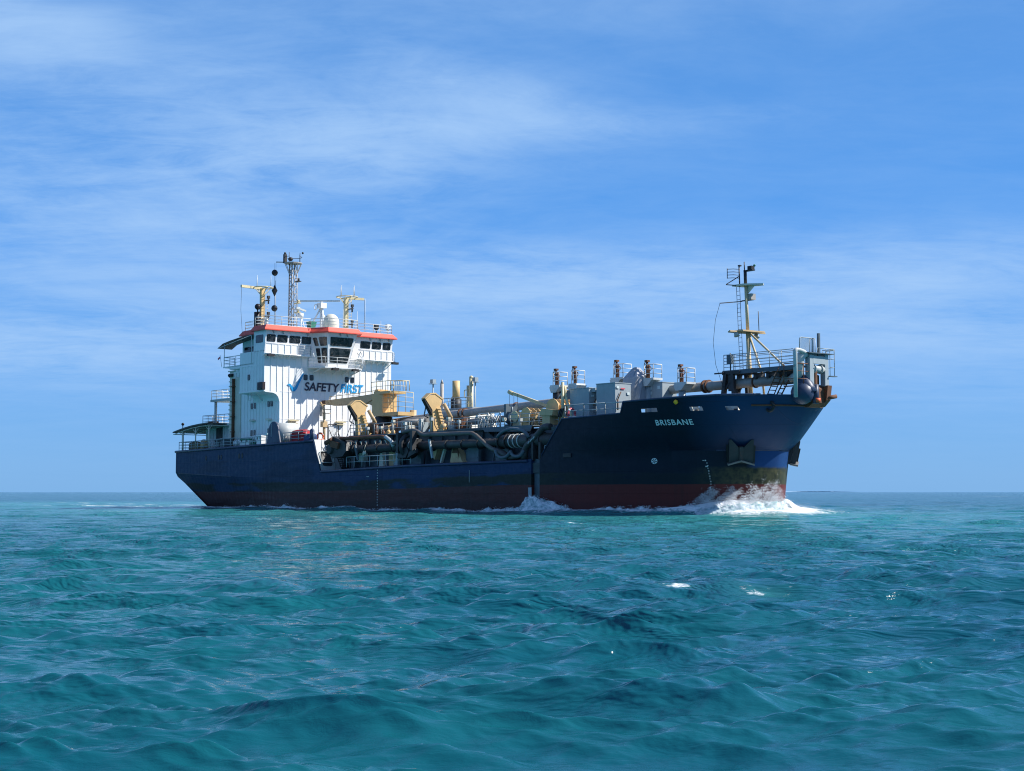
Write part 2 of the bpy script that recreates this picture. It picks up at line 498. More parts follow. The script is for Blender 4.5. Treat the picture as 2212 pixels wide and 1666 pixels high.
def seamat():
    m, t, b = newmat('sea_water')
    tc = nd(t, 'ShaderNodeTexCoord'); ob = tc.outputs['Object']
    at = nd(t, 'ShaderNodeAttribute', attribute_name='foam'); foam = at.outputs['Fac']
    big = noise(t, mapping(t, ob, (5, 3, 0), (0, 0, 0), (.035, .02, 1)), 1.0, 4, .5)
    mid = noise(t, mapping(t, ob, (1, 3, 0), (0, 0, 0), (.3, .3, 1)), 1.0, 4, .55)
    f1 = noise(t, ob, 1.9, 9, .74, 1.2); f2 = noise(t, mapping(t, ob, (3, 1, 0), (0, 0, 0), (1, 2.2, 1)), 4.2, 6, .7, .8)
    fn = mth(t, 'ADD', mth(t, 'MULTIPLY', f1, .6), mth(t, 'MULTIPLY', f2, .4))
    fnn = mrange(t, fn, .34, .66)
    fm = mrange(t, mth(t, 'SUBTRACT', mth(t, 'ADD', mth(t, 'MULTIPLY', foam, 1.15), fnn), 1.0), 0.0, .45)
    fm = mth(t, 'MULTIPLY', fm, mrange(t, foam, .03, .3))
    # blue-green water; lighter turquoise round the hull paints in its softer Fresnel contrast
    deep = mixc(t, mrange(t, big, .38, .62), (.0010, .056, .096), (.004, .090, .114))
    fresnel_tint = nd(t, 'ShaderNodeAttribute', attribute_name='fresnel_tint').outputs['Fac']
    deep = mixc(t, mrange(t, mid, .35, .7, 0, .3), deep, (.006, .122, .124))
    deep = mixc(t, mth(t, 'MULTIPLY', fresnel_tint, mrange(t, big, .3, .6, .55, .95)), deep, (.032, .205, .215))
    aer = mrange(t, foam, .05, .6, 0, .45)
    deep = mixc(t, aer, deep, (.05, .22, .23))
    ln(t, mixc(t, fm, deep, (.82, .85, .87)), b.inputs['Base Color'])
    ln(t, mixc(t, fm, (.08, .08, .08), (.7, .7, .7)), b.inputs['Roughness'])
    b.inputs['IOR'].default_value = 1.333
    ln(t, mrange(t, nd(t, 'ShaderNodeAttribute', attribute_name='chop').outputs['Fac'], .3, 1.0, .5, .26), b.inputs['Specular IOR Level'])
    r1 = noise(t, mapping(t, ob, (0, 0, 0), (0, 0, R(8)), (.8, 2.4, 1)), 5.0, 4, .62, .5)
    r2 = noise(t, mapping(t, ob, (2, 2, 0), (0, 0, R(-14)), (.8, 2.6, 1)), 15.0, 4, .62, .4)
    chop = nd(t, 'ShaderNodeAttribute', attribute_name='chop').outputs['Fac']
    r0 = noise(t, mapping(t, ob, (0, 0, 0), (0, 0, R(5)), (.55, 1.1, 1)), 1.0, 4, .62, .4)
    hh = mth(t, 'ADD', mth(t, 'MULTIPLY', r1, .016), mth(t, 'MULTIPLY', r2, .004))
    hh = mth(t, 'ADD', hh, mth(t, 'MULTIPLY', r0, mth(t, 'MULTIPLY', chop, .95)))
    bp = nd(t, 'ShaderNodeBump'); bp.inputs['Strength'].default_value = .75; bp.inputs['Distance'].default_value = 1.0
    ln(t, hh, bp.inputs['Height']); ln(t, bp.outputs[0], b.inputs['Normal'])
    return m


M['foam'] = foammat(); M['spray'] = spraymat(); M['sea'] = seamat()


# ------------------------------------------------------------------ hull form
def xe_of(z):
    return float(np.interp(z, [-2, 1.9, 4.7, 5.4, 6.5, 7.8, 8.7], [78.4, 78.95, 79.4, 80.2, 81.15, 82.2, 82.75]))


def bow_par(z):
    if z > 4.7:
        k = min((z - 4.7) / 3.8, 1.0); return 64 + 4 * k, 2.2 + .2 * k, .62 - .05 * k
    return 63.0, 2.2, .62


def half(x, z):
    xs, p, q = bow_par(z); xe = xe_of(z)
    t = min(max((x - xs) / (xe - xs), 0), 1)
    return 8.0 * (1 - t ** p) ** q


TOPX = [0, 28.7, 30.0, 43.5, 60.6, 62.1, 64.6, 70.9, 71.25, 78.6, 84]
TOPZ = [6.19, 6.64, 3.71, 4.05, 4.24, 4.5, 7.31, 7.48, 8.31, 8.55, 8.55]


def ztop(x):
    return float(np.interp(x, TOPX, TOPZ))


def chine(x):
    return float(np.interp(x, [0, 12.7, 24], [3.84, 3.32, 2.9]))


def zbot(x):
    return max(-2.0, 3.45 - .66 * x)


ship = thing('dredger_ship', 'dark blue dredger ship with red bottom and tall white bridge house aft', 'ship')


def hull_shell():
    m = MB()
    # after body
    xs = sorted(set([0, .12] + [i * .8 for i in range(1, 36)] + [28.7, 29.1, 29.5, 30.0]))
    for sgn in (-1, 1):
        grid = []
        for x in xs:
            col = []
            zt, zc, zb = ztop(x), chine(x), min(zbot(x), chine(x) - .05)
            zc = min(zc, zt - .1)
            slope = .55 * max(0, 1 - x / 24)
            for i in range(7):
                z = zb + (zc - zb) * i / 6
                col.append((x, sgn * (8 - slope * (zc - z) - (.18 if x == 0 else 0)), z))
            for i in range(1, 6):
                z = zc + (zt - zc) * i / 5
                col.append((x, sgn * (8 - (.18 if x == 0 else 0)), z))
            grid.append(col)
        o = len(m.v); n = 12
        for col in grid:
            m.v += col
        for i in range(len(xs) - 1):
            for j in range(n - 1):
                m.f.append((o + i * n + j, o + (i + 1) * n + j, o + (i + 1) * n + j + 1, o + i * n + j + 1)); m.s.append(False)
    # transom
    m.add([(0, -7.82, 6.19), (0, 7.82, 6.19), (0, 7.82, 3.84), (0, -7.82, 3.84), (0, -7.6, 3.4), (0, 7.6, 3.4), (8.3, -6.0, -2), (8.3, 6.0, -2)],
          [(0, 1, 2, 3), (3, 2, 5, 4), (4, 5, 7, 6)])
    # parallel mid body with the trunnion slide slot cut in to starboard
    xm = [30 + i * 1.0 for i in range(31)] + [60.78]
    zr = [-2, 0, 1, 2, 3]
    for sgn in (-1, 1):
        o = len(m.v); n = len(zr) + 1
        for x in xm:
            m.v += [(x, sgn * 8, z) for z in zr] + [(x, sgn * 8, ztop(x))]
        for i in range(len(xm) - 1):
            for j in range(n - 1):
                m.f.append((o + i * n + j, o + (i + 1) * n + j, o + (i + 1) * n + j + 1, o + i * n + j + 1)); m.s.append(False)
    m.box(60.78, 62.12, -7.35, 7.35, -2, 4.15)
    for a in (60.78, 61.95):
        for sgn in (-1, 1):
            m.box(a, a + .17, sgn * 7.2, sgn * 8.0, -2, 4.30)
    # fore body; three mooring ports through each bulwark
    holes = [(72.8, 74.1), (76.5, 77.35), (78.75, 79.45)]
    hz0, hz1 = 7.48, 7.76
    xf = [62.12, 62.5, 63, 63.5, 64.1, 64.6] + [65 + i * .8 for i in range(8)] + [70.9, 71.25] + [72 + i * .5 for i in range(13)]
    for a, c in holes:
        xf += [a, a + .12, c - .12, c]
    us = sorted(set(xf))
    us = [u for u in us if u < 79.6]
    tail = [0.0, .1, .2, .3, .4, .5, .6, .68, .76, .83, .89, .935, .97, .988, .997, 1.0]
    zlow = [-2, -1, 0, 1, 2, 3, 3.9, 4.7]
    xs_of = lambda z: min(79.6, xe_of(z) - 1.6)
    for sgn in (-1, 1):
        o = len(m.v); n = 0; X = []
        cols = us + [('t', k) for k in tail]
        for c in cols:
            col = []
            if isinstance(c, tuple):
                xt = lambda z, k=c[1]: xs_of(z) + (xe_of(z) - xs_of(z)) * k
                zt = ztop(79.5)
            else:
                xt = lambda z, k=c: min(k, xs_of(z) - .02 * (79.6 - k))
                zt = ztop(c)
            zl = [min(z, zt) for z in zlow]
            hi = [5.4, 6.2, 6.9, hz0, hz1]
            tops = [min(z, zt) for z in hi] + [zt - .12 if zt > 8 else zt, zt]
            for z in zl + tops:
                x = xt(z); col.append((x, sgn * half(x, z), z))
            n = len(col); X.append(col[0 if not isinstance(c, tuple) else 11][0]); m.v += col
        for i in range(len(cols) - 1):
            for j in range(n - 1):
                a, b_, c_, d_ = o + i * n + j, o + (i + 1) * n + j, o + (i + 1) * n + j + 1, o + i * n + j + 1
                if j == 11:
                    xc = (m.v[a][0] + m.v[b_][0]) / 2; zc = (m.v[a][2] + m.v[d_][2]) / 2
                    if zc > 7.5 and any(h0 < xc < h1 for h0, h1 in holes):
                        continue
                ps = {m.v[k] for k in (a, b_, c_, d_)}
                if len(ps) < 3:
                    continue
                m.f.append((a, b_, c_, d_)); m.s.append(True)
    return m


def weld(o, dist=.002, angle=35):
    import bmesh
    bm = bmesh.new(); bm.from_mesh(o.data)
    bmesh.ops.remove_doubles(bm, verts=bm.verts, dist=dist)
    bmesh.ops.recalc_face_normals(bm, faces=bm.faces)
    for e in bm.edges:
        if len(e.link_faces) == 2 and e.calc_face_angle(0) > R(angle):
            e.smooth = False
    bm.to_mesh(o.data); bm.free()


hull = hull_shell().build('hull', M['hull'], ship)
weld(hull)


def outline(z, x0, inset=0.0, n=26):
    """deck outline, starboard aft round the stem to port aft"""
    xe = xe_of(z) - inset
    xs = [x0 + (xe - x0) * (1 - (1 - i / n) ** 2.2) for i in range(n + 1)]
    st = [(x, -max(half(min(x, xe_of(z) - .01), z) - inset, 0)) for x in xs]
    return st + [(x, -y) for x, y in reversed(st)][1:]


def decks():
    m = MB()
    m.prism([(.3, -7.7), (28.7, -7.85), (28.7, 7.85), (.3, 7.7)], 'xy', 5.9, 6.25)
    m.box(29.0, 62.3, -7.85, 7.85, 3.2, 3.72)
    m.box(43.5, 62.3, -7.86, 7.86, 3.722, 3.99)
    m.prism(outline(6.3, 63.2, .15), 'xy', 6.45, 6.75)
    return m.build('deck', M['deck'], ship)


decks()


def hull_trim():
    m = MB()
    # fender strip along the after sheer, rubbing strip along the side deck, bulwark cap forward
    for sgn in (-1, 1):
        m.path([(x, sgn * 8.02, ztop(x) - .08) for x in (0.05, 10, 20, 28.6)], .13, 8)
        m.path([(28.65, sgn * 8.0, 6.6), (29.98, sgn * 8.0, 3.75)], .07, 6)
        m.path([(x, sgn * 8.02, ztop(x) - .1) for x in (30.1, 43.5, 60.5)], .12, 8)
        m.path([(62.2, sgn * 8, 4.55), (64.6, sgn * half(64.6, 7.3), 7.31), (67, sgn * half(67, 7.4), 7.37), (70.9, sgn * half(70.9, 7.48), 7.48), (71.25, sgn * half(71.25, 8.3), 8.31)], .07, 6)
        zc = 8.5
        m.path([(71.25, sgn * half(71.25, 8.3), 8.31)] + [(x, sgn * half(x, ztop(x)), ztop(x)) for x in (72.5, 74, 75.5, 77, 78.5, 79.5, 80.3, 80.9)], .08, 6)
        m.path([(x, sgn * (half(x, 4.7) + .01), 4.7) for x in (76.8, 77.4, 78, 78.7, 79.1, 79.3, 79.395)], .045, 6)
    m.path([(0.0, -7.9, 6.12), (0, 7.9, 6.12)], .13, 8)
    m.beam((.9, -8.04, 3.75), (12.7, -8.04, 3.30), .05, .05)
    m.build('rubbing_strake', M['navy'], hull)


hull_trim()


def hullpt(x, z, off=0.02):
    b = half(x, z); e = .05
    dx = (half(x + e, z) - half(x - e, z)) / (2 * e); dz = (half(x, z + e) - half(x, z - e)) / (2 * e)
    n = Vector((-dx, -1, -dz)); n = Vector((-dx, -1.0, -dz)).normalized()
    return Vector((x, -b, z)) + n * off


def text_mesh(body, h, bold=0.0, shear=0.0, spacing=1.0, depth=0.0):
    c = bpy.data.curves.new('t', 'FONT'); c.body = body; c.size = h / 0.70; c.offset = bold; c.shear = shear; c.space_character = spacing
    o = bpy.data.objects.new('t', c); COL.objects.link(o)
    bpy.context.view_layer.update()
    me = bpy.data.meshes.new_from_object(o.evaluated_get(bpy.context.evaluated_depsgraph_get()))
    v = [tuple(p.co) for p in me.vertices]; f = [tuple(p.vertices) for p in me.polygons]
    bpy.data.objects.remove(o); bpy.data.curves.remove(c); bpy.data.meshes.remove(me)
    return v, f


def flat_text(mapfn, body, x0, x1, h, name, mat, parent, bold=.0, shear=0, spacing=1.0):
    v, f = text_mesh(body, h, bold, shear, spacing)
    lo = min(p[0] for p in v); hi = max(p[0] for p in v)
    m = MB(); m.add([mapfn(x0 + (p[0] - lo) / (hi - lo) * (x1 - x0), p[1]) for p in v], f)
    return m.build(name, mat, parent, recalc=False)


def on_hull_fn(z0, off=.025):
    return lambda x, y: hullpt(x, z0 + y, off)


flat_text(on_hull_fn(6.53), 'BRISBANE', 73.75, 76.40, .38, 'name_lettering', M['letter'], hull, bold=.012, spacing=1.15)


def hull_marks():
    # bow thruster emblem
    m = MB(); cx, cz, r = 72.84, 3.96, .215
    def P(a, q): return hullpt(cx + q * math.cos(R(a)), cz + q * math.sin(R(a)), .025)
    for i in range(32):
        a, b_ = 360 * i / 32, 360 * (i + 1) / 32
        m.add([P(a, r), P(b_, r), P(b_, r * .84), P(a, r * .84)], [(0, 1, 2, 3)])
    for i in range(6):
        a = 60 * i + 15
        m.add([P(a, r * .05), P(a - 15, r * .86), P(a, r * .86), P(a + 15, r * .86)], [(0, 1, 2, 3)])
    m.build('thruster_mark', M['letter'], hull, recalc=False)
    def D(x, z, w, h):
        m = MB(); m.add([hullpt(x, z, .02), hullpt(x + w, z, .02), hullpt(x + w, z + h, .02), hullpt(x, z + h, .02)], [(0, 1, 2, 3)]); m.build('draft_mark', M['grey2'], hull, recalc=False)
    for i in range(9):
        z = 3.75 - i * .19; x = 76.2 + i * .016
        D(x, z, .05 + .03 * (i % 2), .075)
    D(75.98, 3.95, .11, .05); D(76.11, 3.93, .08, .09); D(76.12, 3.50, .14, .085)
    for i in range(14):
        z = 3.6 - i * .24; w = .10 + .05 * (i % 2)
        m = MB(); m.add([(39.5, -8.02, z), (39.5 + w, -8.02, z), (39.5 + w, -8.02, z + .10), (39.5, -8.02, z + .10)], [(0, 1, 2, 3)]); m.build('draft_mark', M['grey2'], hull, recalc=False)
    m = MB(); m.box(53.0, 53.04, -8.03, -8.01, 2.5, 3.5); m.build('draft_mark', M['grey2'], hull)
    m = MB(); m.box(37.8, 38.2, -8.03, -8.01, 3.05, 3.10); m.build('draft_mark', M['grey2'], hull)
    for x in (7.15, 9.95, 10.5, 14.3, 14.95):
        m = MB(); z = 5.30 + .012 * (x - 7)
        n = 14
        m.prism([(x + .17 * math.cos(2 * math.pi * k / n), z + .27 * math.sin(2 * math.pi * k / n)) for k in range(n)], 'xz', -8.03, -7.9)
        m.build('porthole', M['black'], hull)
    m = MB(); m.box(64.7, 65.6, -8.0, -7.7, 4.35, 4.65); m.build('scupper', M['black'], hull)
    # white patch of worn paint by the slide
    m = MB(); m.box(60.6, 60.98, -8.03, -7.98, 1.35, 2.05); m.build('slide_edge', M['grey'], hull)
    m = MB(); m.box(60.98, 61.92, -7.7, -7.34, -1, 4.28); m.build('trunnion_slide', M['slate'], hull)
    m = MB()
    m.tube((60.9, -7.9, 4.2), (60.9, -7.9, 5.6), .07, 6); m.box(60.85, 61.1, -7.95, -7.2, 4.2, 5.6)
    m.box(61.75, 62.0, -7.95, -7.2, 4.2, 5.6)
    m.build('slide_guide', M['dark'], hull)
    m = MB(); m.ball((75.75, -6.95, 8.12), .17, 10); m.tube((75.75, -6.6, 8.1), (75.75, -6.9, 8.12), .05, 6)
    m.build('deck_lamp', M['yellow'], hull)
    # closed chock with rollers at the shoulder of the bow
    m = MB()
    c = hullpt(81.0, 7.75, .02)
    m.ring((c.x, c.y, c.z), .34, .11, 'y', 18, 8)
    m.build('fairlead', M['black'], hull)
    for sgn in (-1, 1):
        pass


hull_marks()


def poop_front():
    # sloping pale bulkhead closing the poop, facing forward
    m = MB()
    m.prism([(28.55, 6.70), (28.75, 6.70), (29.95, 3.72), (29.5, 3.72)], 'xz', -7.96, -5.2)
    m.prism([(28.55, 6.70), (28.75, 6.70), (29.95, 3.72), (29.5, 3.72)], 'xz', -5.198, 7.9)
    b = m.build('poop_bulkhead', M['grey2'], ship)
    m = MB(); pane(m, [(29.74, -7.6, 4.15), (29.74, -6.5, 4.15), (29.18, -6.5, 5.5), (29.18, -7.6, 5.5)], .2, .05, .04); m.build('doorway', M['dark'], b, recalc=False)
    m = MB(); m.path(fillet([(29.9, -7.7, 3.8), (29.35, -7.7, 5.6), (29.35, -6.3, 5.6), (29.9, -6.3, 3.8)], .25), .05, 6)
    m.path([(29.72, -7.7, 4.5), (29.72, -6.3, 4.5)], .04, 6)
    m.build('grab_rail', M['rail'], b)
    m = MB(); ladder(m, (29.2, -6.1, 6.7), (31.4, -6.1, 3.8), (0, 1, 0), .8, .24, .05)
    for y in (-6.55, -5.65):
        m.path([(29.2, y, 7.6), (29.5, y, 7.2), (31.5, y, 4.7), (31.5, y, 3.8)], .035, 6)
    m.build('stairway', M['dark'], ship)


poop_front()


# ------------------------------------------------------------------ the sea
def to_ship(X, Y):
    dx, dy = X + 30.9704, Y - 168.7515
    c, s = math.cos(A), math.sin(A)
    return dx * c - dy * s, dx * s + dy * c


def fbm(x, y, seed, octs=4, f=1.0):
    """cheap smooth pseudo noise, sums of rotated sines"""
    r = np.random.RandomState(seed); out = np.zeros_like(x); amp = 1.0; tot = 0
    for o in range(octs):
        for k in range(4):
            a = r.uniform(0, 2 * math.pi); w = f * r.uniform(.7, 1.4)
            out += amp * np.sin((x * math.cos(a) + y * math.sin(a)) * w + r.uniform(0, 6.28)); tot += amp * .7
        amp *= .6; f *= 2.0
    return out / tot


def half_np(x):
    t = np.clip((x - 63.0) / (78.7 - 63.0), 0, 1)
    b = 8.0 * (1 - t ** 2.2) ** .62
    return np.where(x < 0, np.clip(7.5 + x * .02, 5, 8), np.where(x < 6, 6.5 + x * .25, b))


# single steep waves standing in the open water: world x, y, bearing of the crest line, length, width, height
CRESTS = [(3.2, 25.0, -8, 2.3, .55, .26, .12), (2.95, 24.85, -10, .50, .4, .05, .46), (3.8, 24.6, -14, .8, .4, .03, .30), (2.3, 24.0, -4, .9, .8, .02, .45), (1.0, 27.0, 4, 2.2, .6, .15, .03), (2.6, 20.5, 14, 1.2, .5, .13, 0), (6.9, 28.5, -20, 2.4, .7, .18, .02),
          (-3.1, 12.5, 6, .9, .4, .13, 0), (1.3, 12.0, -4, 1.0, .42, .13, 0), (-1.2, 10.4, -30, .8, .35, .10, 0), (-4.4, 27.0, 3, 1.6, .5, .15, 0), (3.4, 33, -3, 2.0, .6, .17, .06),
          (9.5, 31, -14, 1.6, .7, .12, 0), (-9, 33, 5, 1.6, .5, .14, 0), (0.4, 46, 5, 2.0, .6, .17, .35), (9.5, 62, 4, 2.0, .6, .18, .45), (2.5, 58, -8, 2.0, .6, .18, .4),
          (-16, 72, 0, 2.2, .7, .2, .35), (17, 66, -6, 2.2, .7, .2, .3), (26, 75, -8, 3, .8, .22, .4), (-14, 88, 3, 2.5, .8, .22, .45), (22, 90, 0, 3, .8, .25, .4), (8, 75, 2, 2.2, .7, .2, .45), (3.0, 72, -5, 2.0, .7, .2, .35)]


def build_sea():
    ang = np.concatenate([np.linspace(-75, -26, 60)[:-1], np.linspace(-26, 26, 600), np.linspace(26, 75, 60)[1:]])
    rad = [2.2]
    while rad[-1] < 26000:
        r = rad[-1]
        k = .0038 if r < 60 else (.0042 if r < 420 else (.014 if r < 1500 else .06))
        rad.append(r * (1 + k))
    rad = np.array(rad); na, nr = len(ang), len(rad)
    a = np.radians(ang)[None, :]; r = rad[:, None]
    X = r * np.sin(a); Y = r * np.cos(a)
    step = np.maximum(np.gradient(rad)[:, None] * np.ones((1, na)), .02)
    rs = np.random.RandomState(11)
    N = 124
    lam = np.exp(np.linspace(math.log(.115), math.log(8.0), N)) * rs.uniform(.95, 1.05, N)
    H = np.zeros_like(X); DX = np.zeros_like(X); DY = np.zeros_like(X); J = np.zeros_like(X)
    gust = np.clip(1.0 + .45 * fbm(X, Y, 5, 3, .25), .4, 1.6)
    lost = np.zeros_like(X); tot = 0.0
    for i in range(N):
        L = lam[i]; k = 2 * math.pi / L
        th = R(-96) + rs.normal(0, .36 if L > 1.2 else .50)
        sl = .054 * ((.70 / L) ** .66 if L >= .70 else (1.45 if L < .34 else 1.1))
        am = sl / k
        fade = np.clip((L / (step * 2.4) - 1) / 1.5, 0, 1)
        lost += sl * sl * (1 - fade); tot += sl * sl
        cx, cy = math.cos(th), math.sin(th)
        ph = k * (X * cx + Y * cy) + rs.uniform(0, 6.283) + .5 * fbm(X, Y, 40 + i % 5, 1, .5 / max(L, 1))
        s_, c_ = np.sin(ph), np.cos(ph)
        w = am * fade * gust
        H += w * c_
        q = 1.25 if L > .7 else .45
        DX -= q * w * cx * s_; DY -= q * w * cy * s_
        J += q * w * k * c_
    sg_ = float(H[:600].std()); H = np.clip(H, -3 * sg_, 2.3 * sg_ + .35 * np.maximum(H - 2.3 * sg_, 0)); H += .10 * (H * H / sg_ - sg_)
    foam = np.clip((J - 1.05) * .55, 0, .30) * np.clip(r / 40, .15, 1)
    far = np.clip((r - 60) / 400, 0, 1)
    # scattered whitecaps where crests bunch
    cap = np.clip(fbm(X, Y * 1.6, 77, 3, .16) - .52, 0, 1)
    foam += np.clip(cap * 3.5, 0, .9) * np.clip((H - .06) * 6, 0, 1) * np.clip((r - 22) / 40, 0, 1)
    band = np.clip(fbm(X * .35, Y * .12, 91, 4, .22) - .50, 0, 1) * 1.6
    foam += band * far * .8
    for (cx, cy, br, ln_, wd, ht, fo) in CRESTS:
        u = (X - cx) * math.cos(R(br)) + (Y - cy) * math.sin(R(br)); v = -(X - cx) * math.sin(R(br)) + (Y - cy) * math.cos(R(br))
        v = v + .18 * np.sin(u * 1.7 + cx) + .08 * np.sin(u * 4.1)
        env = np.exp(-(u / ln_) ** 2)
        prof = np.where(v < 0, np.exp(-(v / (wd * .95)) ** 2), np.exp(-(v / (wd * 1.9)) ** 2))
        H += ht * env * prof
        if fo:
            tr = env * np.exp(-((v + .75) / .55) ** 2) * np.clip(fbm(X, Y * 1.5, 23, 4, 2.0) + .1, 0, 1)
            foam += fo * .9 * tr
            e2 = np.clip(env * 1.25 - .55 + .9 * fbm(X, Y, 17, 3, 2.6), 0, 1)
            foam += fo * 1.35 * e2 * np.exp(-((v + .10) / .18) ** 2)
    # the dredger's bow wave, side wash and wake
    lx, ly = to_ship(X, Y)
    hb = half_np(lx); d = np.abs(ly) - hb
    inb = (lx > 4) & (lx < 78.6)
    dd = np.where(inb, d, 9)
    wash = fbm(lx, ly, 31, 4, 1.1)
    H += np.where(inb, .18 * np.exp(-(d / 1.6) ** 2) * (1 + .5 * np.sin(lx * .42)), 0)
    side = np.exp(-np.clip(dd, 0, 9) / (.9 + .5 * np.clip(wash, -1, 1)))
    foam += np.where(inb & (d > -1.0), side * (1.0 + .5 * wash), 0)
    bowr = np.hypot(lx - 78.2, ly * .75)
    H += .75 * np.exp(-(bowr / 3.6) ** 2)
    foam += 1.3 * np.exp(-(bowr / 4.3) ** 3) * (1 + .3 * wash)
    for sg in (-1, 1):
        yy = sg * ly - (half_np(np.minimum(lx, 78)) + (78.5 - lx) * .20 + .4)
        on = np.clip((lx - 58) / 8, 0, 1) * np.clip((79.5 - lx) / 2, 0, 1)
        H += .42 * on * np.exp(-(yy / 1.2) ** 2)
        foam += on * .85 * np.exp(-(yy / 1.1) ** 2) * (.75 + .5 * wash)
    wk = (lx < 6)
    foam += np.where(wk, np.exp(-(np.abs(np.abs(ly) - 6.2 - .05 * (6 - lx)) / 1.6) ** 2) * np.clip(1 + lx / 160, 0, 1) * (.75 + .45 * wash), 0)
    foam += np.where(wk, np.exp(-(ly / 5.0) ** 4) * np.clip(1 + lx / 120, 0, 1) * (.45 + .4 * wash), 0)
    foam = np.clip(foam, 0, 1)
    under = (lx > 1) & (lx < 78.5) & (np.abs(ly) < hb - .8)
    H = np.where(under, -.6, H)
    verts = np.stack([(X + DX), (Y + DY), H], -1).reshape(-1, 3)
    idx = np.arange(nr * na).reshape(nr, na)
    q = np.stack([idx[:-1, :-1], idx[:-1, 1:], idx[1:, 1:], idx[1:, :-1]], -1).reshape(-1, 4)
    me = bpy.data.meshes.new('sea')
    me.vertices.add(len(verts)); me.vertices.foreach_set('co', verts.astype(np.float32).ravel())
    me.loops.add(q.size); me.loops.foreach_set('vertex_index', q.astype(np.int32).ravel())
    me.polygons.add(len(q)); me.polygons.foreach_set('loop_start', np.arange(0, q.size, 4, dtype=np.int32))
    me.polygons.foreach_set('loop_total', np.full(len(q), 4, dtype=np.int32))
    me.polygons.foreach_set('use_smooth', np.ones(len(q), dtype=bool))
    me.update(calc_edges=True)
    at = me.attributes.new('foam', 'FLOAT', 'POINT'); at.data.foreach_set('value', foam.astype(np.float32).ravel())
    at = me.attributes.new('chop', 'FLOAT', 'POINT'); at.data.foreach_set('value', (lost / tot).astype(np.float32).ravel())
    tint_reach = np.exp(-(np.clip(np.maximum(np.abs(ly) - 8, np.maximum(-lx - 60, lx - 82)), 0, 999) / 42.0) ** 2)
    at = me.attributes.new('fresnel_tint', 'FLOAT', 'POINT'); at.data.foreach_set('value', tint_reach.astype(np.float32).ravel())
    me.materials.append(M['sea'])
    o = bpy.data.objects.new('sea', me); COL.objects.link(o)
    tag(o, 'choppy blue green sea with small whitecaps reaching the horizon', None, None, 'structure')
    # water around and behind the viewer, a lower sheet so the sea does not end beside the boat
    m = MB(); n = 48
    m.add([(0, 0, -.7)] + [(26000 * math.cos(2 * math.pi * i / n), 26000 * math.sin(2 * math.pi * i / n), -.7) for i in range(n)],
          [(0, 1 + i, 1 + (i + 1) % n) for i in range(n)])
    m.build('water', M['sea'], kind='structure', label='open sea around the viewer', recalc=False)


build_sea()


def build_coast():
    m = MB(); r = random.Random(3); pts = []
    n = 60; x0, x1, y = 2620, 3250, 14000
    for i in range(n + 1):
        u = i / n; pts.append((x0 + (x1 - x0) * u, max(1, (8 + 4 * r.random()) * math.sin(math.pi * u) ** .5 * (1 - .5 * u))))
    m.prism([(x0, -1)] + pts + [(x1, -1)], 'xz', y, y + 900)
    m.build('hills', paint('hazy_far_shore', (.30, .48, .62), .9, .05, 0, 0), label='low blue far shore on the horizon beyond the bow', kind='structure')


build_coast()


# ------------------------------------------------------------------ bridge house
XF = 19.2


def deckhouse():
    m = MB()
    prof = [(-8, 16.0), (-8, 11.85), (-7.85, 11.78), (-7.0, 11.72), (-6.62, 11.6), (-6.35, 11.3), (-6.2, 10.85), (-6.2, 6.2),
            (6.2, 6.2), (6.2, 10.85), (6.35, 11.3), (6.62, 11.6), (7.0, 11.72), (7.5, 11.8), (7.5, 16.0)]
    m.prism(prof, 'yz', 14.2, XF)
    m.box(9.6, 14.2, -6.2, 6.2, 6.2, 14.6)
    m.box(12.0, 14.2, -8, 7.5, 14.45, 14.75)
    # stiffeners: the front is ribbed every 0.72 m, the sides closer
    y = -7.25
    k = 0
    while y < 7.4:
        z0 = 6.9 if abs(y) < 6.1 else 11.9
        m.box(XF, XF + .055, y - .035, y + .035, z0, 15.95 if abs(y) > 2.9 else 14.4); y += .72; k += 1
    for i in range(8):
        x = 14.7 + i * .6
        m.box(x - .03, x + .03, -8.05, -8.0, 11.95, 14.5 if x < 16.9 else 16)
    for i in range(15):
        x = 10.2 + i * .62
        if x < 19: m.box(x - .03, x + .03, -6.25, -6.2, 6.4, 11.0 if x > 14.2 else 14.3)
    for z in (9.12, 11.88):
        m.box(XF, XF + .03, -6.15, 6.15, z - .02, z + .02); m.box(9.7, 19.1, -6.23, -6.2, z - .02, z + .02) if z < 10 else None
    m.box(XF, XF + .03, -7.95, 7.45, 14.48, 14.53); m.box(14.3, 19.15, -8.03, -8.0, 14.5, 14.56)
    m.box(14.15, XF + .05, -8.06, -7.9, 11.83, 11.98)
    return m.build('deckhouse', M['white'], ship)


house = deckhouse()


def win_front(y0, y1, z0, z1, par, x=XF, rad=.12):
    m = MB(); pane(m, [(x, y0, z0), (x, y1, z0), (x, y1, z1), (x, y0, z1)], rad, .03)
    return m.build('window', M['glass'], par, recalc=False)


def win_side(x0, x1, z0, z1, par, y=-6.2, rad=.1):
    m = MB(); pane(m, [(x0, y, z0), (x1, y, z0), (x1, y, z1), (x0, y, z1)], rad, .03)
    return m.build('window', M['glass'], par, recalc=False)


for y0, y1 in ((-3.4, -2.94), (-2.68, -2.22), (1.62, 2.08), (2.32, 2.78)):
    win_front(y0, y1, 13.16, 13.74, house, XF + .03)
for x0, x1, z0, z1 in ((13.45, 13.93, 10.3, 10.92), (14.08, 14.56, 10.33, 10.95), (16.85, 17.3, 10.4, 11.0), (17.45, 17.92, 10.42, 11.02),
                       (13.45, 13.93, 7.5, 8.12), (14.08, 14.56, 7.52, 8.14), (16.9, 17.35, 7.6, 8.2), (17.5, 17.95, 7.6, 8.2)):
    win_side(x0, x1, z0, z1, house, -6.22)
win_side(15.85, 16.35, 13.1, 13.68, house, -8.02)


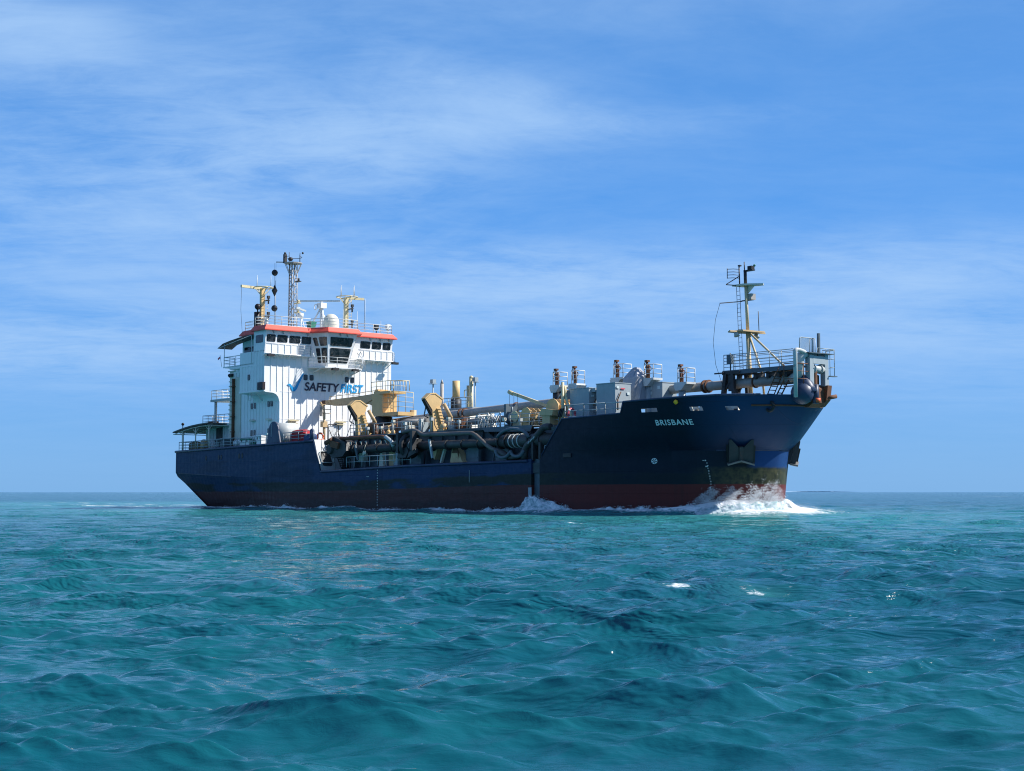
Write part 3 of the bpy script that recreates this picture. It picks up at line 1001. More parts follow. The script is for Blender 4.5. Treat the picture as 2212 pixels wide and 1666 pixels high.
def house_fittings():
    # navigation light box on the corner
    m = MB(); m.box(18.25, 19.35, -8.25, -7.95, 11.98, 12.75)
    b = m.build('sidelight_screen', M['maroon'], house)
    m = MB(); m.ball((18.95, -8.28, 12.1), .07, 8); m.build('lamp_lens', M['green'], b)
    # flood lamps under small hoods along the lower wall
    for x, y in ((14.0, -6.2), (17.4, -6.2)):
        m = MB(); m.prism([(x - .45, 9.02), (x + .45, 9.02), (x + .3, 9.2), (x - .3, 9.2)], 'xz', y - .35, y); m.build('lamp_hood', M['cream'], house)
    for y in (-4.7, 1.0):
        m = MB(); m.box(XF + .05, XF + .4, y - .55, y + .55, 8.9, 9.02); m.box(XF + .05, XF + .35, y - .5, y + .5, 8.66, 8.72)
        m.tube((XF + .1, y - .5, 8.66), (XF + .1, y - .5, 9.0), .03, 5); m.build('lamp_hood', M['yrail'], house)
    # small ladder and bracket under the overhang
    m = MB()
    m.path([(14.9, -7.4, 11.8), (14.9, -7.4, 11.1), (15.5, -7.4, 11.1), (15.5, -7.4, 11.8)], .06, 5)
    m.build('bracket', M['white2'], house)
    m = MB(); m.path([(15.9, -6.3, 11.1), (16.1, -7.2, 11.75)], .06, 5)
    m.build('bracket', M['white2'], house)
    # weathertight door with frame, and the grab rails beside it
    m = MB(); pane(m, [(XF, -.35, 6.75), (XF, .55, 6.75), (XF, .55, 8.55), (XF, -.35, 8.55)], .2, .10, .06)
    d = m.build('door', M['white2'], house, recalc=False)
    m = MB(); m.path(fillet([(XF + .2, -.55, 6.7), (XF + .2, -.55, 8.7), (XF + .2, .75, 8.7), (XF + .2, .75, 6.7)], .25), .05, 6)
    m.tube((XF + .16, .4, 7.6), (XF + .22, .4, 7.9), .03, 5)
    m.build('door_frame', M['dark'], d)
    # slogan and tick
    flat_text(lambda x, y: (XF + .07, x, 12.12 + y), 'SAFETY', -3.32, .95, .84, 'slogan_lettering', M['textdark'], house, .028, .14)
    flat_text(lambda x, y: (XF + .07, x, 12.12 + y), 'FIRST', 1.05, 3.92, .84, 'slogan_lettering', M['textblue'], house, .028, .14)
    m = MB()
    m.prism([(-5.35, 12.62), (-5.15, 12.72), (-4.95, 12.68), (-4.62, 12.32), (-4.45, 12.42), (-4.2, 12.75), (-3.95, 13.2), (-3.55, 13.86), (-3.42, 13.80),
             (-3.7, 13.2), (-4.0, 12.66), (-4.22, 12.2), (-4.42, 12.0), (-4.7, 11.93), (-4.9, 12.25), (-5.12, 12.48)], 'yz', XF + .06, XF + .075)
    m.build('tick_mark', M['textblue'], house)


house_fittings()


def wheelhouse():
    m = MB()
    xa = 17.0
    # glazed band over the full beam, centre cab pushed out forward
    out_b = [(xa, -8), (XF, -8), (XF, -1.95), (20.35, -1.2), (20.35, 1.2), (XF, 1.95), (XF, 7.5), (xa, 7.5)]
    # wings (front leaning out a little)
    def slab(y0, y1):
        m.prism([(xa, 15.9), (XF, 15.9), (XF + .28, 18.05), (xa, 18.05)], 'xz', y0, y1)
    slab(-8, -2.0); slab(-1.998, 1.998); slab(2.0, 7.5)
    m.box(12.2, xa, -6.6, 6.6, 14.75, 18.05)
    # cab: trapezoid in plan, wider and further forward at the top
    B = [(XF - .1, -1.764, 14.55), (20.35, -1.2, 14.55), (20.35, 1.2, 14.55), (XF - .1, 1.764, 14.55)]
    T = [(XF - .1, -2.75, 18.05), (21.25, -1.78, 18.05), (21.25, 1.78, 18.05), (XF - .1, 2.75, 18.05)]
    m.add(B + T, [(0, 3, 2, 1), (4, 5, 6, 7), (0, 1, 5, 4), (1, 2, 6, 5), (2, 3, 7, 6), (3, 0, 4, 7)])
    return m.build('wheelhouse', M['white'], ship), B, T


bridge, CB, CT = wheelhouse()


def bridge_windows():
    def xw(z): return XF + .28 * (z - 15.9) / 2.15
    for y0, y1 in ((-7.85, -6.85), (-6.65, -5.45), (-5.22, -3.95), (-3.78, -2.66), (3.42, 4.68), (4.88, 6.05), (6.28, 7.26)):
        m = MB(); z0, z1 = 16.88, 17.62
        pane(m, [(xw(z0), y0, z0), (xw(z0), y1, z0), (xw(z1), y1, z1), (xw(z1), y0, z1)], .12, .03)
        m.build('window', M['glass'], bridge, recalc=False)
    m = MB(); pane(m, [(17.45, -8, 16.8), (18.85, -8, 16.8), (18.95, -8, 17.6), (17.45, -8, 17.6)], .12, .03)
    m.build('window', M['glass'], bridge, recalc=False)
    def face(a, b):
        a0, b0, a1, b1 = Vector(CB[a]), Vector(CB[b]), Vector(CT[a]), Vector(CT[b])
        def P(u, z):
            w = (z - 14.55) / 3.5
            return a0.lerp(a1, w).lerp(b0.lerp(b1, w), u)
        return P
    F = face(1, 2); Lf = face(0, 1); Rf = face(2, 3)
    def win(P, u0, u1, z0, z1, u0t=None, u1t=None):
        m = MB(); pane(m, [P(u0, z0), P(u1, z0), P(u1 if u1t is None else u1t, z1), P(u0 if u0t is None else u0t, z1)], .10, .045)
        m.build('window', M['glass'], bridge, recalc=False)
    win(F, .09, .91, 16.74, 17.62); win(F, .09, .91, 15.02, 16.52)
    win(Lf, .22, .44, 16.72, 17.58, .16, .38); win(Lf, .54, .93, 16.72, 17.62, .48, .93)
    win(Lf, .22, .48, 15.0, 16.5); win(Lf, .58, .93, 15.0, 16.52)
    win(Rf, .1, .5, 16.72, 17.6); win(Rf, .58, .8, 16.72, 17.6); win(Rf, .1, .5, 15.0, 16.5)
    # wipers' motor hoods above the panes
    for y in (-7.2, -6.1, -3.2, 4.5, 5.8, 6.9):
        m = MB(); m.prism([(y - .06, 17.98), (y + .04, 17.98), (y + .12, 17.75), (y + .06, 17.70)], 'yz', xw(17.8) + .02, xw(17.8) + .16); m.build('wiper_arm', M['grey'], bridge)
    for y in (-.35, .5):
        m = MB(); m.prism([(y - .06, 17.98), (y + .04, 17.98), (y + .12, 17.75), (y + .06, 17.70)], 'yz', 21.22, 21.36); m.build('wiper_arm', M['grey'], bridge)
    # doors and dark glazing of the after bridge
    m = MB(); pane(m, [(12.6, -6.6, 15.0), (14.6, -6.6, 15.0), (14.6, -6.6, 16.8), (12.6, -6.6, 16.8)], .08, .03); m.build('window', M['glass'], bridge, recalc=False)
    m = MB(); pane(m, [(14.8, -6.6, 15.0), (16.6, -6.6, 15.0), (16.6, -6.6, 16.8), (14.8, -6.6, 16.8)], .08, .03); m.build('window', M['glass'], bridge, recalc=False)


bridge_windows()


def roof():
    lo = [(16.8, -8.35), (19.85, -8.35), (19.85, -3.0), (21.75, -2.05), (21.75, 2.05), (19.85, 3.0), (19.85, 7.85), (16.8, 7.85), (16.8, 6.9), (11.9, 6.9), (11.9, -6.9), (16.8, -6.9)]
    hi = [(17.0, -8.0), (19.5, -8.0), (19.5, -2.78), (21.4, -1.85), (21.4, 1.85), (19.5, 2.78), (19.5, 7.5), (17.0, 7.5), (17.0, 6.6), (12.2, 6.6), (12.2, -6.6), (17.0, -6.6)]
    n = len(lo); m = MB()
    vs = [(x, y, 18.02) for x, y in lo] + [(x, y, 18.12) for x, y in lo] + [(x, y, 18.56) for x, y in hi]
    m.add(vs, [tuple(range(n)), tuple(reversed(range(2 * n, 3 * n)))] + [(i + k * n, (i + 1) % n + k * n, (i + 1) % n + (k + 1) * n, i + (k + 1) * n) for k in (0, 1) for i in range(n)])
    r = m.build('roof', M['red'], ship)
    m = MB(); m.prism([(x * .997 + .05, y * .985) for x, y in hi], 'xy', 18.565, 18.60); m.build('roof_deck', M['white2'], r)
    rails('rail', r, ([(17.1, -7.9, 18.56), (19.4, -7.9, 18.56), (19.4, -2.7, 18.56), (21.3, -1.8, 18.56), (21.3, 1.8, 18.56), (19.4, 2.7, 18.56), (19.4, 7.4, 18.56), (17.1, 7.4, 18.56)], .95, 3, 1.9, .032), ([(17.1, -7.9, 18.56), (17.1, -6.4, 18.56), (12.4, -6.4, 18.56), (12.4, 6.4, 18.56)], .95, 3, 1.9, .032))
    return r


roofo = roof()


def catwalks():
    ws = []
    for y0, y1, ya, yb in ((-8.35, -4.6, -8.35, -3.0), (2.75, 7.2, 2.6, 7.2)):
        m = MB(); m.box(19.25, 19.92, ya, yb, 15.52, 15.60); m.box(19.90, 19.94, ya, yb, 15.54, 15.68)
        m.box(19.92, 19.96, y0, y1, 15.6, 16.55)
        k = int((y1 - y0) / .68)
        for i in range(k + 1):
            y = y0 + (y1 - y0) * i / k; m.box(19.96, 20.02, y - .03, y + .03, 15.6, 16.6); m.beam((19.25, y, 15.2), (19.9, y, 15.55), .06, .08)
        m.tube((19.98, y0, 16.62), (19.98, y1, 16.62), .05, 6)
        m.tube((19.98, y0, 15.6), (19.98, y1, 15.6), .05, 6)
        ws.append(m.build('catwalk', M['white'], ship))
    w = ws[0]
    rails('rail', ws[0], ([(19.95, -4.6, 15.6), (19.95, -3.05, 15.6), (19.3, -2.6, 15.6)], 1.0, 4, .8, .03))
    rails('rail', ws[1], ([(19.95, 7.2, 15.6), (19.2, 7.9, 15.6), (18.4, 7.9, 15.6)], 1.0, 4, .8, .03))
    # lookout platform under the centre cab
    m = MB(); m.prism([(XF, -2.95), (20.4, -2.95), (21.4, -2.2), (21.4, 2.2), (20.4, 2.95), (XF, 2.95)], 'xy', 14.38, 14.5)
    for y in (-2.4, -1.2, 0, 1.2, 2.4):
        m.beam((XF, y, 13.95), (20.9, y, 14.32), .08, .1)
    p = m.build('lookout_platform', M['white2'], ship)
    m = MB(); rail(m, [(XF + .1, -2.9, 14.5), (20.4, -2.9, 14.5), (21.35, -2.15, 14.5), (21.35, 2.15, 14.5), (20.4, 2.9, 14.5), (XF + .1, 2.9, 14.5)], 1.0, 3, 1.3, .032)
    m.build('railing', M['rail'], p)
    m = MB(); m.path(fillet([(20.4, -2.9, 14.5), (20.4, -2.9, 15.6), (19.9, -3.0, 16.6)], .3), .05, 6); m.build('support_pipe', M['white2'], p)
    m = MB(); m.path(fillet([(20.5, 2.9, 14.5), (20.9, 2.9, 15.3), (20.4, 3.0, 16.0), (19.9, 3.1, 16.5)], .3), .06, 6); m.build('support_pipe', M['white2'], p)
    m = MB(); m.path(fillet([(20.4, 2.2, 14.5), (21.0, 2.6, 15.0), (20.9, 2.7, 15.6), (20.2, 2.5, 16.2)], .2), .05, 6)
    m.build('support_pipe', M['white2'], p)
    for i, (x, y, z) in enumerate(((20.2, -7.9, 15.42), (20.15, 7.3, 15.42), (21.35, -1.0, 14.3), (21.35, 1.45, 14.3))):
        m = MB(); m.box(x - .12, x + .25, y - .36, y + .36, z - .13, z + .10); m.tube((x - .3, y, z + .14), (x + .1, y, z + .14), .04, 5)
        m.build('floodlight', M['black'], ws[i] if i < 2 else p)


catwalks()


def after_bridge():
    # open bridge wing with dodger and railing, olive awning stretched over it
    m = MB(); m.box(10.6, 17.0, -8.0, -6.62, 14.7, 14.82); m.box(14.2, 17.0, -8.02, -7.94, 14.82, 14.95)
    w = m.build('bridge_wing', M['white'], ship)
    m = MB(); rail(m, [(17.0, -7.95, 14.82), (10.7, -7.95, 14.82), (10.7, -6.7, 14.82)], 1.0, 3, 1.4, .035); m.build('railing', M['rail'], w)
    m = MB(); m.box(14.6, 16.9, -7.98, -7.93, 14.9, 15.5); m.build('dodger', M['grey'], w)
    m = MB(); n = 8; top = []; bot = []
    pr = [(9.9, 16.85), (11.0, 17.25), (12.6, 17.45), (14.5, 17.62), (17.0, 17.72)]
    for x, z in pr:
        top.append((x, z)); bot.insert(0, (x, z - .06))
    m.prism(top + bot, 'xz', -8.3, -6.6, False)
    a = m.build('awning', M['awning'], w)
    m = MB()
    for x, z in ((11.2, 17.2), (16.9, 17.66)):
        m.tube((x, -8.2, 14.8), (x, -8.2, z), .04, 6)
    m.tube((9.95, -8.28, 16.82), (17, -8.28, 17.66), .035, 5); m.build('awning_frame', M['rail'], a)
    # funnel casing with ribbed after face, pipe and cream forward part
    m = MB(); m.box(8.7, 10.0, -6.15, -2.5, 6.2, 14.5); m.box(10.0, 11.35, -6.3, -3.0, 6.2, 13.85)
    for i in range(15):
        z = 6.9 + i * .5; m.box(8.62, 9.75, -6.23, -6.15, z, z + .12)
    m.box(8.55, 10.05, -6.3, -2.4, 14.5, 14.62)
    c = m.build('exhaust_casing', M['cream'], ship)
    m = MB(); m.path([(10.0, -6.42, 6.3), (10.0, -6.42, 13.7)], .17, 8)
    for z in (8, 9.6, 11.2, 12.8): m.box(9.75, 10.25, -6.65, -6.3, z, z + .1)
    m.build('exhaust_pipe', M['rust'], c)
    for x, y, z in ((8.6, -5.2, 14.05), (9.6, -6.3, 14.1)):
        m = MB(); m.tube((x, y, z), (x - .5, y - .1, z), .16, 10); m.ball((x - .5, y - .1, z), .2, 10); m.build('vent_outlet', M['black'], c)
    # blackened flue behind the wing with a ball vent on it
    m = MB(); m.tube((14.6, -6.3, 18.56), (14.6, -6.3, 20.4), .30, 12); m.ball((14.75, -6.3, 20.95), .33, 12); m.tube((14.7, -6.3, 20.3), (14.75, -6.3, 20.8), .08, 6); m.box(14.4, 15.2, -6.45, -6.15, 20.32, 20.4)
    m.build('flue', M['maroon'], ship)
    # after platforms, column and house
    m = MB(); m.box(1.7, 9.6, -5.2, 5.2, 6.25, 8.85); 
    for i in range(12):
        x = 2.2 + i * .62; m.box(x - .03, x + .03, -5.25, -5.2, 6.3, 8.8)
    m.box(1.2, 9.6, -5.5, 5.5, 8.85, 9.12)
    h = m.build('after_house', M['white2'], ship)
    m = MB(); pane(m, [(4.2, -5.2, 6.5), (5.5, -5.2, 6.5), (5.5, -5.2, 8.75), (4.2, -5.2, 8.75)], .1, .07, .04); m.build('doorway', M['dark'], h, recalc=False)
    m = MB(); rail(m, [(8.6, -5.4, 9.12), (1.3, -5.4, 9.12), (1.3, 5.4, 9.12)], 1.0, 3, 1.2, .035); m.build('railing', M['rail'], h)
    m = MB(); m.tube((3.3, -4.9, 9.1), (3.3, -4.9, 11.65), .16, 8); m.box(2.6, 9.4, -5.2, -2.2, 11.6, 11.85)
    p = m.build('boat_platform', M['grey2'], ship)
    m = MB(); rail(m, [(8.6, -5.1, 11.85), (2.7, -5.1, 11.85), (2.7, -2.3, 11.85)], 1.0, 3, 1.2, .035); m.build('railing', M['rail'], p)
    m = MB(); m.box(2.0, 3.0, -5.0, -4.4, 9.14, 9.5); m.tube((1.7, -4.9, 9.5), (2.2, -4.9, 9.3), .1, 6); m.build('mooring_drum', M['rust'], p)
    # arched canopy over the after deck
    pr = [(-1.0, 8.22), (.3, 8.42), (1.7, 8.62), (3.4, 8.80), (5.2, 8.92), (7.0, 8.98)]
    m = MB(); m.prism(pr + [(x, z + .13) for x, z in reversed(pr)], 'xz', -7.9, 7.9)
    cpy = m.build('canopy', M['awning'], ship)
    m = MB()
    for y in (-7.7, -5.3, 0, 7.7):
        m.path([(x, y, z - .15) for x, z in pr], .05, 5)
    for x, z in pr:
        m.tube((x, -7.8, z - .14), (x, 7.8, z - .14), .045, 5)
    for x, z in ((.9, 8.3), (3.9, 8.6), (6.9, 8.8)):
        m.tube((x, -7.6, 6.2), (x, -7.6, z), .07 if x > 1 else .11, 8)
        m.beam((x, -7.6, z - .5), (x + .6, -7.6, z - .05), .05, .05); m.beam((x, -7.6, z - .5), (x - .6, -7.6, z - .1), .05, .05)
    m.build('canopy_frame', M['cream'], cpy)
    m = MB(); m.tube((.85, -7.6, 8.5), (.85, -7.6, 9.0), .05, 6); m.ball((.85, -7.6, 9.15), .17, 10); m.build('stern_lamp', M['black'], cpy)


after_bridge()


def poop_rail():
    rails('grail', ship, ([(13.5, -7.8, 6.35), (6.2, -7.8, 6.27), (.25, -7.7, 6.22), (.25, 7.7, 6.22)], .95, 3, 1.4, .035), ([(28.4, -7.8, 6.64), (22.8, -7.8, 6.55)], .95, 3, 1.3, .035), ([(19.8, -7.8, 6.5), (13.6, -7.8, 6.35)], .85, 2, 1.4, .03))
    # round topped blue fairlead plate with the pale rope drum housing behind it
    m = MB()
    arc = [(21.2 + .95 * math.cos(R(a)), 7.75 + .95 * math.sin(R(a))) for a in range(0, 181, 12)]
    m.prism([(22.55, 6.45)] + arc + [(19.9, 6.45), (20.3, 6.7)][:1], 'xz', -8.03, -7.9)
    d = m.build('mooring_winch', M['navy'], ship)
    m = MB(); m.prism([(22.1, 6.45)] + [(21.2 + .88 * math.cos(R(a)), 7.72 + .88 * math.sin(R(a))) for a in range(0, 181, 12)] + [(20.35, 6.45)], 'xz', -7.89, -5.6, True)
    m.build('drum_housing', M['grey2'], d)
    m = MB(); m.box(20.78, 20.82, -8.06, -8.03, 7.2, 8.5); m.build('sight_mark', M['letter'], d)
    m = MB(); m.tube((28.1, -7.8, 6.6), (28.1, -7.8, 7.55), .23, 12); m.ball((28.1, -7.8, 7.55), .23, 12); m.build('bollard', M['navy'], ship)
    m = MB(); m.tube((23.3, -7.0, 6.3), (23.3, -7.0, 7.2), .2, 8); m.ball((23.3, -7.0, 7.35), .3, 10)
    for k in range(5): m.path(fillet([(22.6 + k * .25, -7.4, 7.2 - .1 * k), (22.8 + k * .3, -7.6, 6.9), (22.5 + k * .35, -7.5, 6.5)], .2), .05, 5)
    m.build('capstan', M['pipe'], ship)
    m = MB(); m.tube((21.0, -2.0, 6.3), (21.0, -2.0, 9.8), .14, 8); m.box(20.75, 21.25, -2.3, -1.75, 8.3, 8.9)
    m.path(fillet([(21.0, -2.0, 9.7), (20.9, -2.0, 10.3), (20.4, -1.9, 10.6), (20.1, -1.9, 10.9)], .3), .09, 6)
    for z in (9.7, 10.1, 10.6): m.box(20.9, 21.05, -2.2, -1.2, z, z + .06)
    m.build('lamp_post', M['tan2'], ship)


poop_rail()


def roof_masts():
    # pair of tan posts with yards, one each side
    def post(px, py, zt, ylen, sgn, name):
        m = MB(); m.box(px - .19, px + .19, py - .19, py + .19, 18.56, zt)
        m.beam((px + .3, py, 18.56), (px + .05, py, 20.5), .1, .1)
        o = m.build(name, M['tan'] if sgn < 0 else M['yrail'], ship)
        m = MB(); n = 20
        m.ring((px + .2, py, zt + .05), 1.0 if sgn < 0 else 1.15, .06, 'z', 20, 6)
        m.beam((px - .2, py + .9 * -sgn * 0, zt), (px + .2, py + sgn * ylen, zt), .22, .26)
        m.beam((px - 1.0, py, zt), (px + 1.1, py, zt), .1, .1)
        for a in (0, 90, 180, 270):
            m.beam((px, py, zt - .9), (px + .9 * math.cos(R(a)), py + .9 * math.sin(R(a)), zt), .06, .06)
        m.build('yard', M['yrail'], o)
        for a in (20, 100, 190, 290):
            m = MB(); x, y = px + .2 + math.cos(R(a)), py + math.sin(R(a)); m.tube((x, y, zt), (x, y, zt + 1.25), .04, 5, .025); m.build('whip_aerial', M['rail'], o)
        for z in (19.9, 21.6):
            m = MB(); m.box(px + .1, px + .95, py + .1, py + .4, z, z + .07); m.tube((px + .85, py + .25, z - .35), (px + .85, py + .25, z + .45), .09, 8); m.box(px + .75, px + .98, py + .12, py + .38, z + .2, z + .5)
            m.build('navigation_lamp', M['dark'], o)
        m = MB(); ladder(m, (px + .45, py + .25, 18.6), (px + .45, py + .25, zt - .2), (0, 1, 0), .35, .3, .02); m.build('ladder', M['yrail'], o)
        return o
    post(14.6, -5.7, 22.95, 2.6, -1, 'signal_mast')
    post(14.1, 5.0, 22.9, 2.2, 1, 'signal_mast')
    m = MB()
    m.path([(14.8, -8.25, 22.9), (14.78, -8.3, 20.5), (14.8, -8.1, 17.9)], .018, 4); m.build('halyard', M['wire'], ship)
    m = MB(); m.path([(14.5, 7.15, 22.8), (14.5, 7.15, 19.5)], .018, 4)
    m.build('halyard', M['wire'], ship)
    # central lattice mast
    px, py = 14.6, -2.0; m = MB(); w = .33
    lg = [(px - w, py - w), (px + w, py - w), (px + w, py + w), (px - w, py + w)]
    for i, (x, y) in enumerate(lg):
        m.tube((x, y, 18.56), (px + (x - px) * .9, py + (y - py) * .9, 26.0), .055, 6)
    nb = 9
    for k in range(nb):
        z0, z1 = 18.6 + k * .82, 18.6 + (k + 1) * .82
        for i in range(4):
            a, b = lg[i], lg[(i + 1) % 4]
            m.tube((*a, z0), (*b, z1), .026, 5); m.tube((*a, z1), (*b, z1), .026, 5)
    mast = m.build('lattice_mast', M['pipe'], ship)
    m = MB(); m.prism([(px + .95 * math.cos(R(a)), py + .95 * math.sin(R(a))) for a in range(0, 360, 30)], 'xy', 25.9, 26.0)
    for a in range(0, 360, 45):
        m.beam((px + .35 * math.cos(R(a)), py + .35 * math.sin(R(a)), 24.6), (px + .9 * math.cos(R(a)), py + .9 * math.sin(R(a)), 25.9), .05, .05)
    m.beam((px, py, 26.05), (px - 1.5, py - 1.2, 26.15), .1, .1)
    pl = m.build('top_platform', M['pipe'], mast)
    m = MB()
    for a in (100, 200, 300, 20):
        x, y = px + .9 * math.cos(R(a)), py + .9 * math.sin(R(a)); m.tube((x, y, 26), (x, y, 27.0), .035, 5)
    m.ring((px, py, 26.6), .9, .03, 'z', 16, 5, 20, 300)
    m.box(px - .85, px - .55, py - .75, py - .45, 26.0, 26.95); m.ball((px + .9, py + .6, 27.0), .12, 8); m.ball((px + .1, py - .4, 26.35), .28, 8, (1, 1, .8)); m.ball((px - .7, py - .6, 27.05), .14, 8)
    m.build('masthead_lamps', M['dark'], mast)
    for z, s in ((23.9, 1), (21.6, 1), (20.6, 1)):
        m = MB(); m.box(px + .5, px + 1.35, py - .2, py + .2, z - .05, z + .03); m.tube((px + 1.1, py, z), (px + 1.1, py, z + .32), .12, 8); m.build('lamp_bracket', M['dark'] if z > 23 else M['yrail'], mast)
    m = MB(); ladder(m, (px + .1, py - .40, 18.6), (px + .1, py - .38, 25.8), (1, 0, 0), .35, .3, .02); m.build('ladder', M['rust'], mast)
    # small radar on a bracket and the big open-array scanner on its tripod
    m = MB(); m.tube((16.3, -2.0, 18.56), (16.3, -2.0, 20.0), .07, 6); m.tube((17.4, -2.2, 18.56), (16.4, -2.0, 20.0), .06, 6); m.tube((16.2, -2, 20.0), (16.2, -2, 20.45), .3, 10)
    r1 = m.build('radar', M['white2'], ship)
    m = MB(); m.beam((16.9, -3.0, 20.9), (16.2, -1.4, 20.75), .14, .18); m.ball((16.3, -2.4, 20.9), .3, 10, (1, 1, .7)); m.build('scanner', M['grey2'], r1)
    m = MB(); m.tube((17.0, 0, 18.56), (17.0, 0, 21.2), .13, 8); m.tube((17.35, 0, 18.56), (17.3, 0, 21.2), .09, 8); m.tube((16.2, -.6, 19.4), (17.0, -.1, 21.0), .09, 6); m.tube((18.2, .6, 18.6), (17.2, .1, 20.5), .07, 6)
    m.box(16.75, 17.55, -.35, .35, 21.05, 21.6); m.ring((16.6, -.4, 21.2), .3, .05, 'y', 12, 5)
    r2 = m.build('radar', M['white'], ship)
    m = MB(); m.tube((17.1, 0, 21.6), (17.1, 0, 21.75), .12, 8); m.beam((15.55, -1.85, 21.83), (18.35, 1.5, 21.83), .12, .16); m.build('scanner', M['rail'], r2)
    # satellite dome
    m = MB(); n = 20; prof = [(.80, 18.56), (.84, 19.0), (.84, 19.35), (.78, 19.7), (.62, 20.0), (.38, 20.2), (.12, 20.27), (0.01, 20.275)]
    vs = []; fs = []
    for rr, z in prof:
        vs += [(19.0 + rr * math.cos(2 * math.pi * k / n), 0.0 + rr * math.sin(2 * math.pi * k / n), z) for k in range(n)]
    for i in range(len(prof) - 1):
        fs += [(i * n + k, i * n + (k + 1) % n, (i + 1) * n + (k + 1) % n, (i + 1) * n + k) for k in range(n)]
    m.add(vs, fs, True); m.build('satellite_dome', M['cream'], ship)
    m = MB(); m.prism([(-2.75, 18.62), (-2.15, 18.62), (-1.95, 19.3), (-2.9, 19.3)], 'yz', 18.75, 19.35); m.tube((19, -2.45, 18.5), (19, -2.45, 18.7), .06, 6); m.build('searchlight', M['green'], ship)
    for x, y, z in ((12.8, -3.1, 24.2), (18.0, 4.9, 22.4), (18.8, 1.6, 20.9), (16.5, 4.9, 21.2), (19.1, 6.2, 20)):
        m = MB(); m.tube((x, y, 18.56), (x, y, z), .04, 5, .02); m.build('whip_aerial', M['rail'], ship)
    for y, h in ((5.75, 1.0), (7.25, 1.15)):
        m = MB(); m.tube((18.9, y, 18.56), (18.9, y, 18.56 + h * .6), .06, 6); m.box(18.7, 19.1, y - .2, y + .2, 18.56 + h * .55, 18.56 + h); m.ball((18.9, y, 18.7 + h * .4), .2, 8); m.build('searchlight', M['white2'] if y > 6 else M['dark'], ship)
    m = MB(); m.box(18.75, 19.05, -7.8, -7.5, 18.56, 19.0); m.ball((18.9, -7.65, 19.05), .18, 8); m.build('roof_lamp', M['white2'], ship)


roof_masts()


